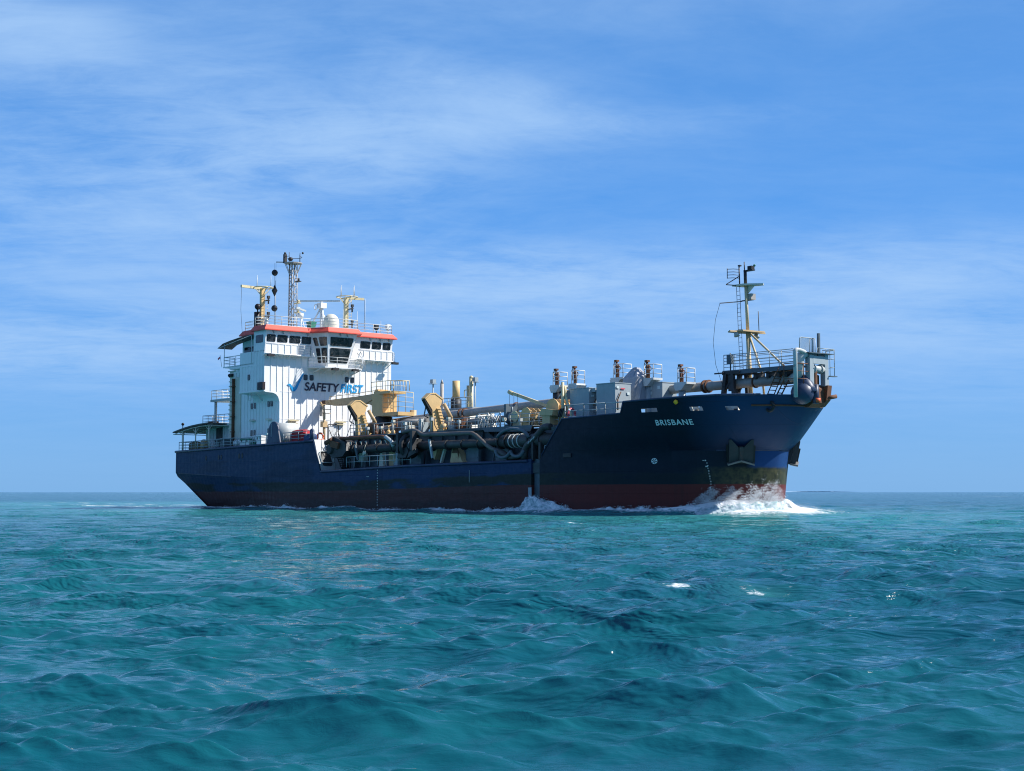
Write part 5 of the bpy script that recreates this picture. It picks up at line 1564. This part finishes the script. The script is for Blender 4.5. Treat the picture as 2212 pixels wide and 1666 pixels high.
    # fore mooring winches seen through the ports in the bulwark
    for x, y in ((74.6, -3.4), (77.0, -1.9), (79.2, -.2)):
        m = MB(); m.box(x - .9, x + .9, y - .7, y + .7, 6.75, 7.2); m.box(x - 1.0, x - .5, y - .6, y + .6, 7.2, 7.9)
        w = m.build('mooring_winch', M['tan2'], ship)
        m = MB(); m.tube((x, y - 1.1, 7.55), (x, y + 1.1, 7.55), .3, 14)
        for q in (-1.1, -.4, .4, 1.05): m.tube((x, y + q, 7.55), (x, y + q + .06, 7.55), .5, 16)
        m.build('drum', M['cream'], w)
        m = MB(); m.tube((x + .7, y - .9, 6.75), (x + .7, y - .9, 7.7), .14, 10); m.build('bollard', M['dark'], ship)
        m = MB(); m.tube((x - 1.3, y + .4, 6.75), (x - 1.3, y + .4, 7.8), .14, 10); m.build('bollard', M['dark'], ship)
    # long pipe run to the bow, its support tower and walkway
    m = MB()
    for y in (-1.75, -.25):
        m.beam((75.3, y, 7.0), (75.85, y, 10.4), .3, .3); m.beam((76.75, y, 7.0), (76.5, y, 10.4), .26, .26); m.beam((75.6, y, 9.0), (76.6, y, 10.2), .14, .14)
    m.box(76.1, 76.4, -1.8, -1.6, 9.1, 10.3); m.box(75.6, 77.3, -1.9, -.1, 10.35, 10.55); m.box(74.9, 75.8, -2.0, -1.9, 10.4, 10.5)
    w = m.build('pipe_tower', M['dark'], ship)
    m = MB(); m.box(75.5, 82.4, -1.75, -.6, 10.5, 10.64); m.beam((75.5, -1.75, 10.45), (82.3, -1.75, 10.45), .12, .26)
    k = m.build('walkway', M['slate'], ship)
    m = MB(); rail(m, [(75.6, -1.7, 10.64), (82.2, -1.7, 10.64)], 1.15, 5, 1.15, .028); rail(m, [(75.6, -.65, 10.64), (82.2, -.65, 10.64)], 1.15, 3, 2.0, .025); m.build('railing', M['grail'], k)
    m = MB(); m.tube((76.3, -1.75, 10.64), (76.3, -1.75, 11.9), .05, 6); m.box(76.1, 76.5, -1.95, -1.6, 11.1, 11.75); m.build('switch_box', M['slate'], k)
    m = MB()
    for x in (78.4, 79.6, 80.6, 81.3): m.box(x - .12, x + .12, -1.5, -.5, 9.9, 10.35)
    m.tube((77, -1.5, 10.25), (82, -1.5, 10.3), .06, 6); m.build('hanger', M['dark'], k)
    # foremast: raked pole, legs, stay, ladder, crosstrees and lamps
    fm = thing_part('foremast', ship)
    def ax(z): return 76.72 - (z - 8.0) * .045
    m = MB(); m.path([(ax(8.0), 0, 8.0), (ax(13.6), 0, 13.6)], .19, 12, .15); m.path([(ax(13.6), 0, 13.6), (ax(17.1), 0, 17.1)], .13, 12, .11); m.build('mast_pole', M['buff'], fm)
    m = MB(); m.path([(ax(13.4) + .05, .05, 13.45), (77.6, .25, 10.4), (77.8, .3, 8.0)], .085, 8); m.path([(ax(13.4) + .2, -.05, 13.5), (80.4, -.6, 10.75)], .08, 8); m.path([(76.8, 0, 10.8), (81.0, -.4, 10.35)], .09, 8)
    m.build('mast_stay', M['buff'], fm)
    m = MB(); ladder(m, (76.05, -.25, 10.6), (75.78, -.25, 17.0), (1, 0, 0), .32, .32, .02); m.build('ladder', M['dark'], fm)
    m = MB(); m.prism([(75.4, -1.0), (76.9, -1.0), (77.0, 1.3), (75.6, 1.3)], 'xy', 13.55, 13.66); m.beam((76.3, -1.8, 13.55), (76.4, 2.0, 13.6), .12, .1); m.build('crosstree', M['tan2'], fm)
    for y in (-1.0, 1.2):
        m = MB(); m.tube((76.2, y, 13.5), (76.3, y, 13.2), .16, 10, .22); m.build('floodlight', M['grey2'], fm)
    m = MB(); m.tube((76.6, 1.1, 13.66), (76.55, 1.1, 15.2), .03, 5); m.build('whip_aerial', M['dark'], fm)
    m = MB(); m.beam((76.1, -.2, 15.88), (76.1, -2.6, 15.55), .07, .07); m.beam((75.9, 0, 15.95), (76.7, .4, 16.0), .12, .08); m.build('gaff', M['dark'], fm)
    m = MB(); m.box(76.3, 76.75, .1, .6, 16.0, 16.45); m.build('horn', M['pipe'], fm)
    m = MB(); m.prism([(75.4, -.5), (76.5, -.5), (77.6, .5), (77.3, .9), (75.6, .5)], 'xy', 17.05, 17.16); m.prism([(76.2, 17.05), (77.1, 17.05), (76.3, 16.4)], 'xz', .1, .2); m.build('lamp_platform', M['cream'], fm)
    m = MB(); m.tube((75.95, 0, 17.16), (75.92, 0, 18.2), .12, 8); m.box(75.75, 76.6, .0, .35, 18.15, 18.24); m.box(76.1, 76.5, .05, .4, 18.24, 18.52); m.tube((75.55, -.2, 17.0), (75.5, -.2, 18.6), .05, 6); m.tube((75.95, -.1, 18.2), (75.93, -.1, 18.85), .04, 5); m.box(75.42, 75.62, -.25, -.05, 18.55, 18.65)
    m.beam((75.5, -.2, 17.1), (75.2, -1.3, 17.1), .06, .06); m.beam((75.5, -.2, 17.8), (75.2, -1.3, 17.12), .06, .06)
    for z in (17.65, 17.88, 18.1, 18.32): m.path([(75.55, -.2, z), (75.3, -.6, z + .02), (75.0, -.95, z)], .025, 5)
    m.tube((75.0, -.95, 17.62), (75.0, -.95, 18.38), .03, 5)
    m.build('masthead_frame', M['black'], fm).location.x = .35
    m = MB(); m.ball((76.75, .1, 18.5), .1, 8); m.build('lamp_lens', M['green'], fm).location.x = .35
    m = MB(); m.path([(76.1, -2.6, 15.55), (76.0, -3.0, 14.3), (75.9, -3.15, 12.6), (75.9, -2.9, 11.0), (75.7, -1.9, 9.4)], .02, 4); m.build('halyard', M['wire'], fm)


forecastle()


def bow_coupling():
    g = thing_part('bow_coupling', ship); X = 83.0
    m = MB(); m.box(X - .38, X + .05, -.95, -.52, 9.3, 11.35); m.box(X - .38, X + .05, .72, 1.10, 9.2, 11.45); m.box(X - .2, X + .06, -.6, .72, 10.75, 11.3); m.box(X - .4, X + .1, -1.1, -.4, 9.15, 9.28)
    m.build('portal_frame', M['grey'], g)
    m = MB(); m.tube((X - .2, -.6, 10.4), (X - .2, .75, 10.4), .26, 12); m.tube((X - .2, -.35, 10.4), (X - .2, -.28, 10.4), .34, 12); m.tube((X - .2, .38, 10.4), (X - .2, .45, 10.4), .34, 12); m.build('roller', M['grey2'], g)
    m = MB(); m.path(fillet([(X - .1, -2.35, 8.3), (X - .1, -2.35, 11.65), (X - .1, -1.9, 11.65), (X - .1, -1.3, 11.5), (X - .2, -1.0, 11.3)], .3), .15, 10); m.build('riser_pipe', M['grey2'], g)
    m = MB(); m.path(fillet([(81.4, -1, 9.72), (82.5, -1.5, 9.9), (82.6, -1.5, 11.2), (82.7, -1.1, 11.5)], .5), .33, 12); m.build('pipe_bend', M['grey2'], g)
    # dark blue ball elbow and the rusty stem fitting
    m = MB(); m.path(fillet([(82.2, -1.0, 9.55), (82.7, -1.0, 9.2), (83.0, -.9, 8.55)], .5), .55, 14); m.ball((82.55, -1.2, 8.65), .85, 18, (1.0, .95, .95)); m.tube((83.2, -.55, 7.9), (83.2, -.55, 9.25), .22, 12)
    e = m.build('ball_elbow', M['navy'], g)
    m = MB(); m.tube((83.25, -.5, 8.0), (83.3, -.5, 8.3), .24, 10); m.build('worn_lip', M['orange'], e)
    m = MB(); m.prism([(81.4, 7.75), (82.6, 7.75), (83.1, 8.2), (83.25, 9.25), (82.5, 9.25), (82.2, 8.4), (81.4, 8.1)], 'xz', .75, 1.2); m.prism([(81.2, 7.7), (82.5, 7.7), (82.9, 8.0), (82.9, 9.0), (82.6, 9.3), (82.2, 8.6), (81.2, 8.1)], 'xz', -.5, .75)
    m.prism([(82.6, 9.2), (83.0, 9.2), (83.0, 10.2), (82.9, 10.3), (82.6, 9.8)], 'xz', -.3, -.1)
    m.prism([(-.45, 9.0), (.2, 9.0), (.72, 9.3), (.72, 10.0), (.1, 10.1), (-.45, 9.9)], 'yz', 82.3, 82.5)
    m.build('stem_fitting', M['rust'], g)
    m = MB(); m.tube((83.0, .9, 8.35), (83.3, 1.6, 8.5), .15, 10); m.path([(x, s * (half(x, 7.8) + .05), 7.8) for s, x in ((-1, 80.2), (-1, 81), (-1, 81.6), (-1, 82.0), (-1, 82.15), (1, 82.15), (1, 82.0), (1, 81.6))], .07, 6); m.build('bow_fender', M['rust'], g)
    m = MB(); rail(m, [(81.9, -2.4, 9.1), (82.9, -2.4, 9.1), (82.95, -.6, 9.1)], 1.6, 3, .9, .03); m.tube((81.9, -2.4, 9.1), (82.9, -2.4, 9.1), .05, 6); m.build('railing', M['rust'], g)
    # top platform with mesh gate, mast stub and rails
    m = MB(); m.box(81.8, 83.3, -1.3, 1.4, 11.46, 11.52); pf = m.build('top_platform', M['slate'], g)
    m = MB(); m.path(fillet([(82.6, -1.5, 11.5), (82.6, -1.5, 12.6), (82.6, -.1, 12.6), (82.6, -.1, 11.5)], .2), .04, 6); m.build('gate_frame', M['grail'], pf)
    m = MB()
    for i in range(15): m.tube((82.6, -1.45 + i * .075, 11.55), (82.6, -1.45 + i * .075, 12.55), .009, 4)
    for i in range(13): m.tube((82.6, -1.47, 11.6 + i * .075), (82.6, -.38, 11.6 + i * .075), .009, 4)
    m.build('gate_mesh', M['grail'], pf)
    m = MB(); rail(m, [(82.6, -.4, 11.5), (82.6, .2, 11.5)], 1.1, 1, .15, .03); rail(m, [(83.25, -.4, 11.5), (83.25, 1.5, 11.5), (82.2, 1.5, 11.5)], .35, 1, 1, .025); rail(m, [(83.1, 1.2, 9.95), (83.1, 1.7, 9.95), (82.4, 1.7, 9.95)], 1.85, 3, .9, .025); m.build('railing', M['grail'], pf)
    m = MB(); m.box(82.85, 83.0, .1, .28, 11.5, 12.95); m.prism([(.0, 11.2), (.9, 11.55), (.0, 11.55)], 'yz', 82.9, 83.0); m.box(82.9, 83.2, 1.1, 1.9, 9.9, 9.96); m.build('mast_stub', M['slate'], pf)
    m = MB(); ladder(m, (80.2, -2.0, 8.4), (81.4, -2.0, 10.5), (0, 1, 0), .7, .28, .04); ladder(m, (80.9, -1.9, 8.4), (81.7, -1.9, 9.6), (0, 1, 0), .5, .3, .05); m.build('stairway', M['rust'], ship)


bow_coupling()


# ------------------------------------------------------------------ loose gear: anchors, lifebuoys, day shapes, deck cargo
def anchor(sgn, label):
    xs = 78.1; c = hullpt(xs, 4.75, 0.0); ey = .05
    dx = (half(xs + ey, 4.75) - half(xs - ey, 4.75)) / (2 * ey)
    n = Vector((-dx, -1, -.35)).normalized(); tdir = Vector((1, dx * -1, 0)).normalized()
    tdir = Vector((-n.y, n.x, 0)).normalized(); up = n.cross(tdir) * -1
    if up.z < 0: up = -up
    org = c + n * .10
    f = lambda p: Vector((p.x, p.y * (1 if sgn < 0 else -1), p.z))
    t = thing('anchor', label, 'anchor', f(org), 'stockless anchors housed in the bow')
    def L(u, v, w): 
        q = tdir * u + up * v + n * w
        return f(q)
    def slab(poly, w0, w1, name, mt, par):
        m = MB(); k = len(poly); vs = [L(u, v, w0) for u, v in poly] + [L(u, v, w1) for u, v in poly]
        m.add(vs, [tuple(range(k)), tuple(reversed(range(k, 2 * k)))] + [(i, k + i, k + (i + 1) % k, (i + 1) % k) for i in range(k)])
        return m.build(name, M[mt], par)
    slab([(-.88, .80), (-.72, .82), (-.12, .15), (-.12, -.78), (-.86, -.98)], .05, .42, 'fluke', 'dark', t)
    slab([(.88, .80), (.72, .82), (.12, .15), (.12, -.78), (.86, -.98)], .05, .42, 'fluke', 'dark', t)
    slab([(-.14, .3), (.14, .3), (.14, -.72), (-.14, -.72)], .1, .55, 'shank', 'dark', t)
    slab([(-.95, -1.05), (0, -.78), (.95, -1.05), (.95, -.95), (0, -.66), (-.95, -.95)], .0, .62, 'crown_plate', 'mid', t)
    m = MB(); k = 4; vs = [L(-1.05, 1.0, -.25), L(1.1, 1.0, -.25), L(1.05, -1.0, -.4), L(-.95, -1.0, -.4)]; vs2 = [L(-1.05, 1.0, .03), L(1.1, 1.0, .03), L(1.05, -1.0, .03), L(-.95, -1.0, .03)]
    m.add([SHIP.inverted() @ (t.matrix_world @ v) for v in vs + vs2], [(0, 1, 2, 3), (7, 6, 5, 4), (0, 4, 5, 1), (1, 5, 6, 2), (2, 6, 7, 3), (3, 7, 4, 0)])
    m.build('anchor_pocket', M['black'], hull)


anchor(-1, 'dark anchor with two broad flukes on the near bow under the ship name')
anchor(1, 'dark anchor sticking out on the far bow beyond the stem')


def lifebuoy(name_mat, loc, label, axis='x', Rm=.33):
    t = thing('lifebuoy', label, 'lifebuoy', loc, 'lifebuoys hung on the ship')
    m = MB(); m.ring((0, 0, 0), Rm, .1, axis, 24, 8); m.build('buoy_ring', M[name_mat], t)
    for a in (45, 135, 225, 315):
        u, w = Rm * math.cos(R(a)), Rm * math.sin(R(a)); m = MB(); p = (0, u, w)
        m.ring((0, 0, 0), Rm, .108, axis, 4, 8, a - 9, a + 9); m.build('white_band', M['letter'], t)


lifebuoy('orange', (22.35, -3.3, 7.25), 'upper orange lifebuoy by the pale lamp post before the bridge house', Rm=.36)
lifebuoy('orange', (22.4, -3.0, 6.55), 'lower orange lifebuoy by the pale lamp post before the bridge house', Rm=.36)
lifebuoy('pink', (64.6, -7.0, 7.75), 'faded pink lifebuoy on the rail beside the grey machinery houses', Rm=.36)


def day_shapes():
    x, y = 12.9, -3.25
    g = 'day shapes hoisted on the mast'
    m = MB(); m.path([(x, y, 26.1), (x, y, 25.2), (x, y, 18.7)], .018, 4); m.path([(x + .25, y, 26.1), (x + .25, y, 18.7)], .012, 4); m.build('halyard', M['wire'], ship)
    for z, lab in ((25.02, 'top black ball of the day shapes hanging beside the lattice mast'), (21.2, 'bottom black ball of the day shapes hanging beside the lattice mast')):
        m = MB(); m.ball((0, 0, 0), .33, 18); m.ring((0, 0, 0), .335, .012, 'x', 20, 4); m.ring((0, 0, 0), .335, .012, 'z', 20, 4)
        m.build('day_shape_ball', M['black'], label=lab, cat='day shape', group=g, world=SHIP @ Matrix.Translation((x, y, z)))
    m = MB(); n = 14; vs = [(0, 0, .66)] + [(.32 * math.cos(2 * math.pi * k / n), .32 * math.sin(2 * math.pi * k / n), 0) for k in range(n)] + [(0, 0, -.66)]
    m.add(vs, [(0, 1 + k, 1 + (k + 1) % n) for k in range(n)] + [(n + 1, 1 + (k + 1) % n, 1 + k) for k in range(n)])
    m.build('day_shape_diamond', M['black'], label='black diamond day shape hanging between two black balls', cat='day shape', group=g, world=SHIP @ Matrix.Translation((x, y, 23.1)))


day_shapes()


def cover(name, mat, loc, size, label, cat, top=.75, bulge=.06):
    sx, sy, sz = size; m = MB(); n = 8; vs = []; fs = []
    r = random.Random(hash(name) % 97 if False else len(label))
    prof = [(1.0, 0), (1.02, .25), (1.0, .55), (.97, .8), (top, 1.0), (top * .55, 1.06)]
    ring = rrect(2, 2, .5, 4); k = len(ring)
    for s, z in prof:
        for i, (px, py) in enumerate(ring):
            j = 1 + r.uniform(-bulge, bulge); vs.append((px * s * sx / 2 * j, py * s * sy / 2 * j, z * sz * (1 + r.uniform(-.02, .02))))
    for i in range(len(prof) - 1):
        fs += [(i * k + q, i * k + (q + 1) % k, (i + 1) * k + (q + 1) % k, (i + 1) * k + q) for q in range(k)]
    fs.append(tuple((len(prof) - 1) * k + q for q in range(k))); fs.append(tuple(reversed(range(k))))
    m.add(vs, fs, False)
    return m.build(name, M[mat], label=label, cat=cat, world=SHIP @ Matrix.Translation(loc))


def deck_cargo():
    cover('covered_bundle', 'redcover', (25.0, -7.0, 6.26), (2.9, 1.5, 1.42), 'bundle under a bright red cover on the poop edge before the bridge house', 'bundle')
    cover('covered_bundle', 'bluecover', (27.1, -7.35, 6.26), (1.3, 1.0, 1.0), 'smaller bundle under a blue cover next to the red one', 'bundle')
    cover('covered_bundle', 'brown', (3.3, -7.1, 6.25), (2.6, 1.0, .88), 'low brown covered bundle at the stern under the canopy', 'bundle')
    cover('covered_bundle', 'tarp', (66.9, -2.2, 8.2), (2.0, 1.9, 3.0), 'tall gear shrouded in a silvery grey tarpaulin between the machinery houses', 'bundle', .38, .10)
    t = thing('fender', 'dull orange and grey fender standing by the stern canopy', 'fender', (5.1, -7.2, 6.25))
    m = MB(); m.tube((0, 0, 0), (0, 0, .95), .42, 14, .36); m.ball((0, 0, .95), .36, 14, (1, 1, .5)); m.build('fender_body', M['tan2'], t)
    m = MB(); m.ring((0, 0, .3), .42, .05, 'z', 16, 6); m.ring((0, 0, .75), .40, .05, 'z', 16, 6); m.build('lashing', M['grey'], t)
    def case(loc, size, mt, label, cat, mt2=None):
        t = thing('storage_case', label, cat, loc)
        sx, sy, sz = size
        m = MB(); m.box(-sx / 2, sx / 2, -sy / 2, sy / 2, 0, sz * .78); m.build('case_body', M[mt], t)
        m = MB(); m.box(-sx / 2 - .03, sx / 2 + .03, -sy / 2 - .03, sy / 2 + .03, sz * .78, sz); m.build('lid', M[mt2 or mt], t)
        for s in (-.3, .3):
            m = MB(); m.box(sx * s - .04, sx * s + .04, -sy / 2 - .06, -sy / 2, sz * .6, sz * .85); m.build('latch', M['dark'], t)
    case((8.8, -7.2, 6.27), (1.0, .9, 1.05), 'slate', 'dark grey bin on the after deck, nearer the stern canopy than its twin', 'bin')
    case((10.0, -7.2, 6.28), (1.0, .9, 1.08), 'slate', 'dark grey bin beside the cream exhaust casing', 'bin')
    case((14.9, -7.3, 6.33), (1.8, .9, .85), 'white2', 'white case with a green lid on the deck edge below the bridge house', 'case', 'green')
    case((16.5, -7.3, 6.36), (.9, .8, .5), 'green', 'small low green crate standing next to the white case with the green lid', 'crate', 'letter')
    case((17.85, -7.3, 6.38), (.95, .9, 1.05), 'white', 'tall plain white case catching the sun below the bridge house', 'case')
    def canister(loc, label):
        t = thing('liferaft_canister', label, 'life raft', loc, 'white liferaft canisters')
        m = MB(); m.tube((-.7, 0, .45), (.7, 0, .45), .36, 16); m.ball((-.7, 0, .45), .36, 14, (.4, 1, 1)); m.ball((.7, 0, .45), .36, 14, (.4, 1, 1)); m.build('canister_shell', M['white'], t)
        m = MB()
        for s in (-.45, 0, .45): m.tube((s - .03, 0, .45), (s + .03, 0, .45), .375, 16)
        m.build('strap', M['grey'], t)
        m = MB(); m.box(-.6, -.45, -.35, .35, 0, .15); m.box(.45, .6, -.35, .35, 0, .15); m.build('cradle', M['rail'], t)
    canister((12.8, -7.2, 6.3), 'white liferaft canister at the after end of the row of deck cases')
    canister((16.7, -7.0, 6.75), 'white liferaft canister behind the green crate')
    t = thing('floodlight_stand', 'thin post with two white lamps beside the blue winch plate', 'floodlight', (19.6, -7.6, 6.45))
    m = MB(); m.tube((0, 0, 0), (0, 0, 1.1), .05, 6); m.build('post', M['dark'], t)
    m = MB(); m.box(-.45, -.05, -.2, .2, .95, 1.15); m.build('lamp_head', M['letter'], t); m = MB(); m.box(.05, .45, -.2, .2, .95, 1.15); m.build('lamp_head', M['letter'], t)
    t = thing('flag', 'tiny red and white flag flying behind the bridge wing', 'flag', (10.5, -8.1, 14.8))
    m = MB(); m.tube((0, 0, 0), (-.4, 0, 1.3), .025, 5); m.build('flagstaff', M['rail'], t)
    m = MB(); m.prism([(-.35, 1.2), (-.9, 1.0), (-.85, .8), (-.32, .98)], 'xz', -.01, .01); m.build('cloth', M['pink'], t)


deck_cargo()


# ------------------------------------------------------------------ white water thrown up along the hull
def white_water():
    r = np.random.RandomState(5)
    # contour of the hull at the water, from amidships to starboard round the stem to port
    xs = np.concatenate([np.linspace(7, 57, 260)[:-1], np.linspace(57, 76, 240), 76 + (78.85 - 76) * (1 - (1 - np.linspace(0, 1, 110)) ** 2)[1:]])
    st = [(x, -half(min(x, 78.9), .8)) for x in xs]
    pts = st + [(x, -y) for x, y in reversed(st) if x > 68]
    P = np.array(pts); T = np.gradient(P, axis=0); T /= np.linalg.norm(T, axis=1)[:, None] + 1e-9
    Nn = np.stack([T[:, 1], -T[:, 0]], -1)
    side = np.sign(P[:, 1]); xx = P[:, 0]
    near = np.exp(-((xx - 79.2) / 2.6) ** 2)
    hgt = .10 + .62 * near + .55 * np.exp(-((xx - 75.6) / 1.8) ** 2) + 1.0 * np.exp(-((xx - 62.0) / 2.0) ** 2) + .42 * np.exp(-((xx - 64.6) / 1.1) ** 2) + .46 * np.exp(-((xx - 71.6) / 2.0) ** 2)
    wid = .55 + 2.2 * near + 1.5 * np.exp(-((xx - 76) / 2) ** 2) + 1.6 * np.exp(-((xx - 62.2) / 2.1) ** 2) + .5 * np.exp(-((xx - 71.5) / 1.5) ** 2)
    ar0 = np.cumsum(np.linalg.norm(np.gradient(P, axis=0), axis=1))
    wv = fbm(ar0, ar0 * 0 + 3.0, 61, 4, .5); hgt = hgt + np.clip(wv + .15, 0, 1) * .42 * (xx < 74); wid = wid + .4 * np.clip(wv, 0, 1)
    hgt = np.where(xx < 57, hgt * np.clip((xx - 6) / 6, .3, 1), hgt)
    hgt = np.where(side > 0, hgt * .55, hgt); wid = np.where(side > 0, wid * 1.1, wid)
    nv = 26
    vv = np.linspace(0, 1, nv)[None, :]; U = ar0[:, None] + 0 * vv
    D = -.25 + vv * (wid[:, None] + .25)
    lump = fbm(U, D * 1.6 + U * .15, 71, 5, 1.5) * .9 + fbm(U, D * 2.0, 72, 3, 7.0) * .35
    prof = (1 - vv) ** .8 * .45 + .75 * np.exp(-((vv - .48) / .25) ** 2)
    Z = hgt[:, None] * prof * np.clip(1 + .75 * lump, .12, 2.2) - .26 * vv + .10
    PX = P[:, 0:1] + Nn[:, 0:1] * (D + .15 * lump * vv); PY = P[:, 1:2] + Nn[:, 1:2] * (D + .15 * lump * vv)
    V = list(zip(PX.ravel(), PY.ravel(), Z.ravel()))
    F = [(i * nv + j, (i + 1) * nv + j, (i + 1) * nv + j + 1, i * nv + j + 1) for i in range(len(P) - 1) for j in range(nv - 1)]
    m = MB(); m.add(V, F, True)
    m.build('foam', M['foam'], label='white bow wave rolling along the forward hull', kind='stuff', world=SHIP, recalc=False)
    # droplets and torn strands
    m = MB(); n = 0
    def drop(c, s, dirv):
        d = Vector(dirv).normalized(); u = d.orthogonal().normalized(); w = d.cross(u); c = Vector(c)
        l = s * r.uniform(1.0, 2.6)
        m.add([c + d * l, c + u * s, c + w * s * r.uniform(.5, 1), c - u * s, c - w * s * .6, c - d * l * .7],
              [(0, 1, 2), (0, 2, 3), (0, 3, 4), (0, 4, 1), (5, 2, 1), (5, 3, 2), (5, 4, 3), (5, 1, 4)], True)
    # top of the torn water along the hull: rising to the stem, with separate splashes abaft it
    top = hgt * 1.0 + .05
    stb = side <= 0
    bowz = np.interp(xx, [74.6, 75.4, 76.2, 77.2, 78.0, 78.6, 78.9], [.4, 1.3, 2.1, 1.9, 2.1, 2.6, 3.0])
    top = np.where(stb, np.maximum(top, bowz * (xx > 74.6)), hgt * .8 + .7 * near)
    seg = np.linalg.norm(np.gradient(P, axis=0), axis=1)
    cum = np.cumsum(seg * top * (1 + .8 * near) * np.where(xx < 57, .12, 1)); cum /= cum[-1]
    def field(u, w):
        return (math.sin(u * 3.7 + 1.1 * math.sin(w * 2.9)) + math.sin(u * 8.3 - w * 4.1 + 1.7) * .8 + math.sin(u * 17.1 + w * 9.7) * .6 + math.sin(w * 14.3 - u * 5.0) * .5) / 2.9
    arc = np.cumsum(seg)
    for k in range(85000):
        i = min(int(np.searchsorted(cum, r.rand())), len(P) - 1)
        u = arc[i] + r.normal(0, .05)
        t_ = top[i] * (1 + .22 * field(u * 1.4, 3.0))
        h = r.rand() ** 1.15
        z = .12 + h * t_
        if field(u, z * 2.2) < -.75 + 1.2 * h ** 1.3 + r.normal(0, .30):
            continue
        d = .02 + abs(r.normal(0, .10)) + (1 - h) ** 1.5 * wid[i] * .8 * r.rand()
        p = P[i] + Nn[i] * d + T[i] * r.normal(0, .06)
        drop((p[0], p[1], z), r.uniform(.007, .021) * (1.4 if h < .35 else 1.0), (r.normal(-.5, .7), r.normal(0, .5), r.normal(.5, .7)))
    # low broken crest running out ahead of the stem
    for k in range(9000):
        a = r.rand(); x = 79.0 + r.normal(0, .8) + .4 * a; y = .5 + 5.5 * a ** .9 + r.normal(0, .3)
        drop((x - .18 * y, y, .15 + abs(r.normal(0, .32)) * (1 - a * .8)), r.uniform(.008, .024), (r.normal(0, .7), 1, r.normal(.3, .4)))
    m.build('spray', M['spray'], label='spray flying off the bow wave', kind='stuff', world=SHIP, recalc=False)


white_water()
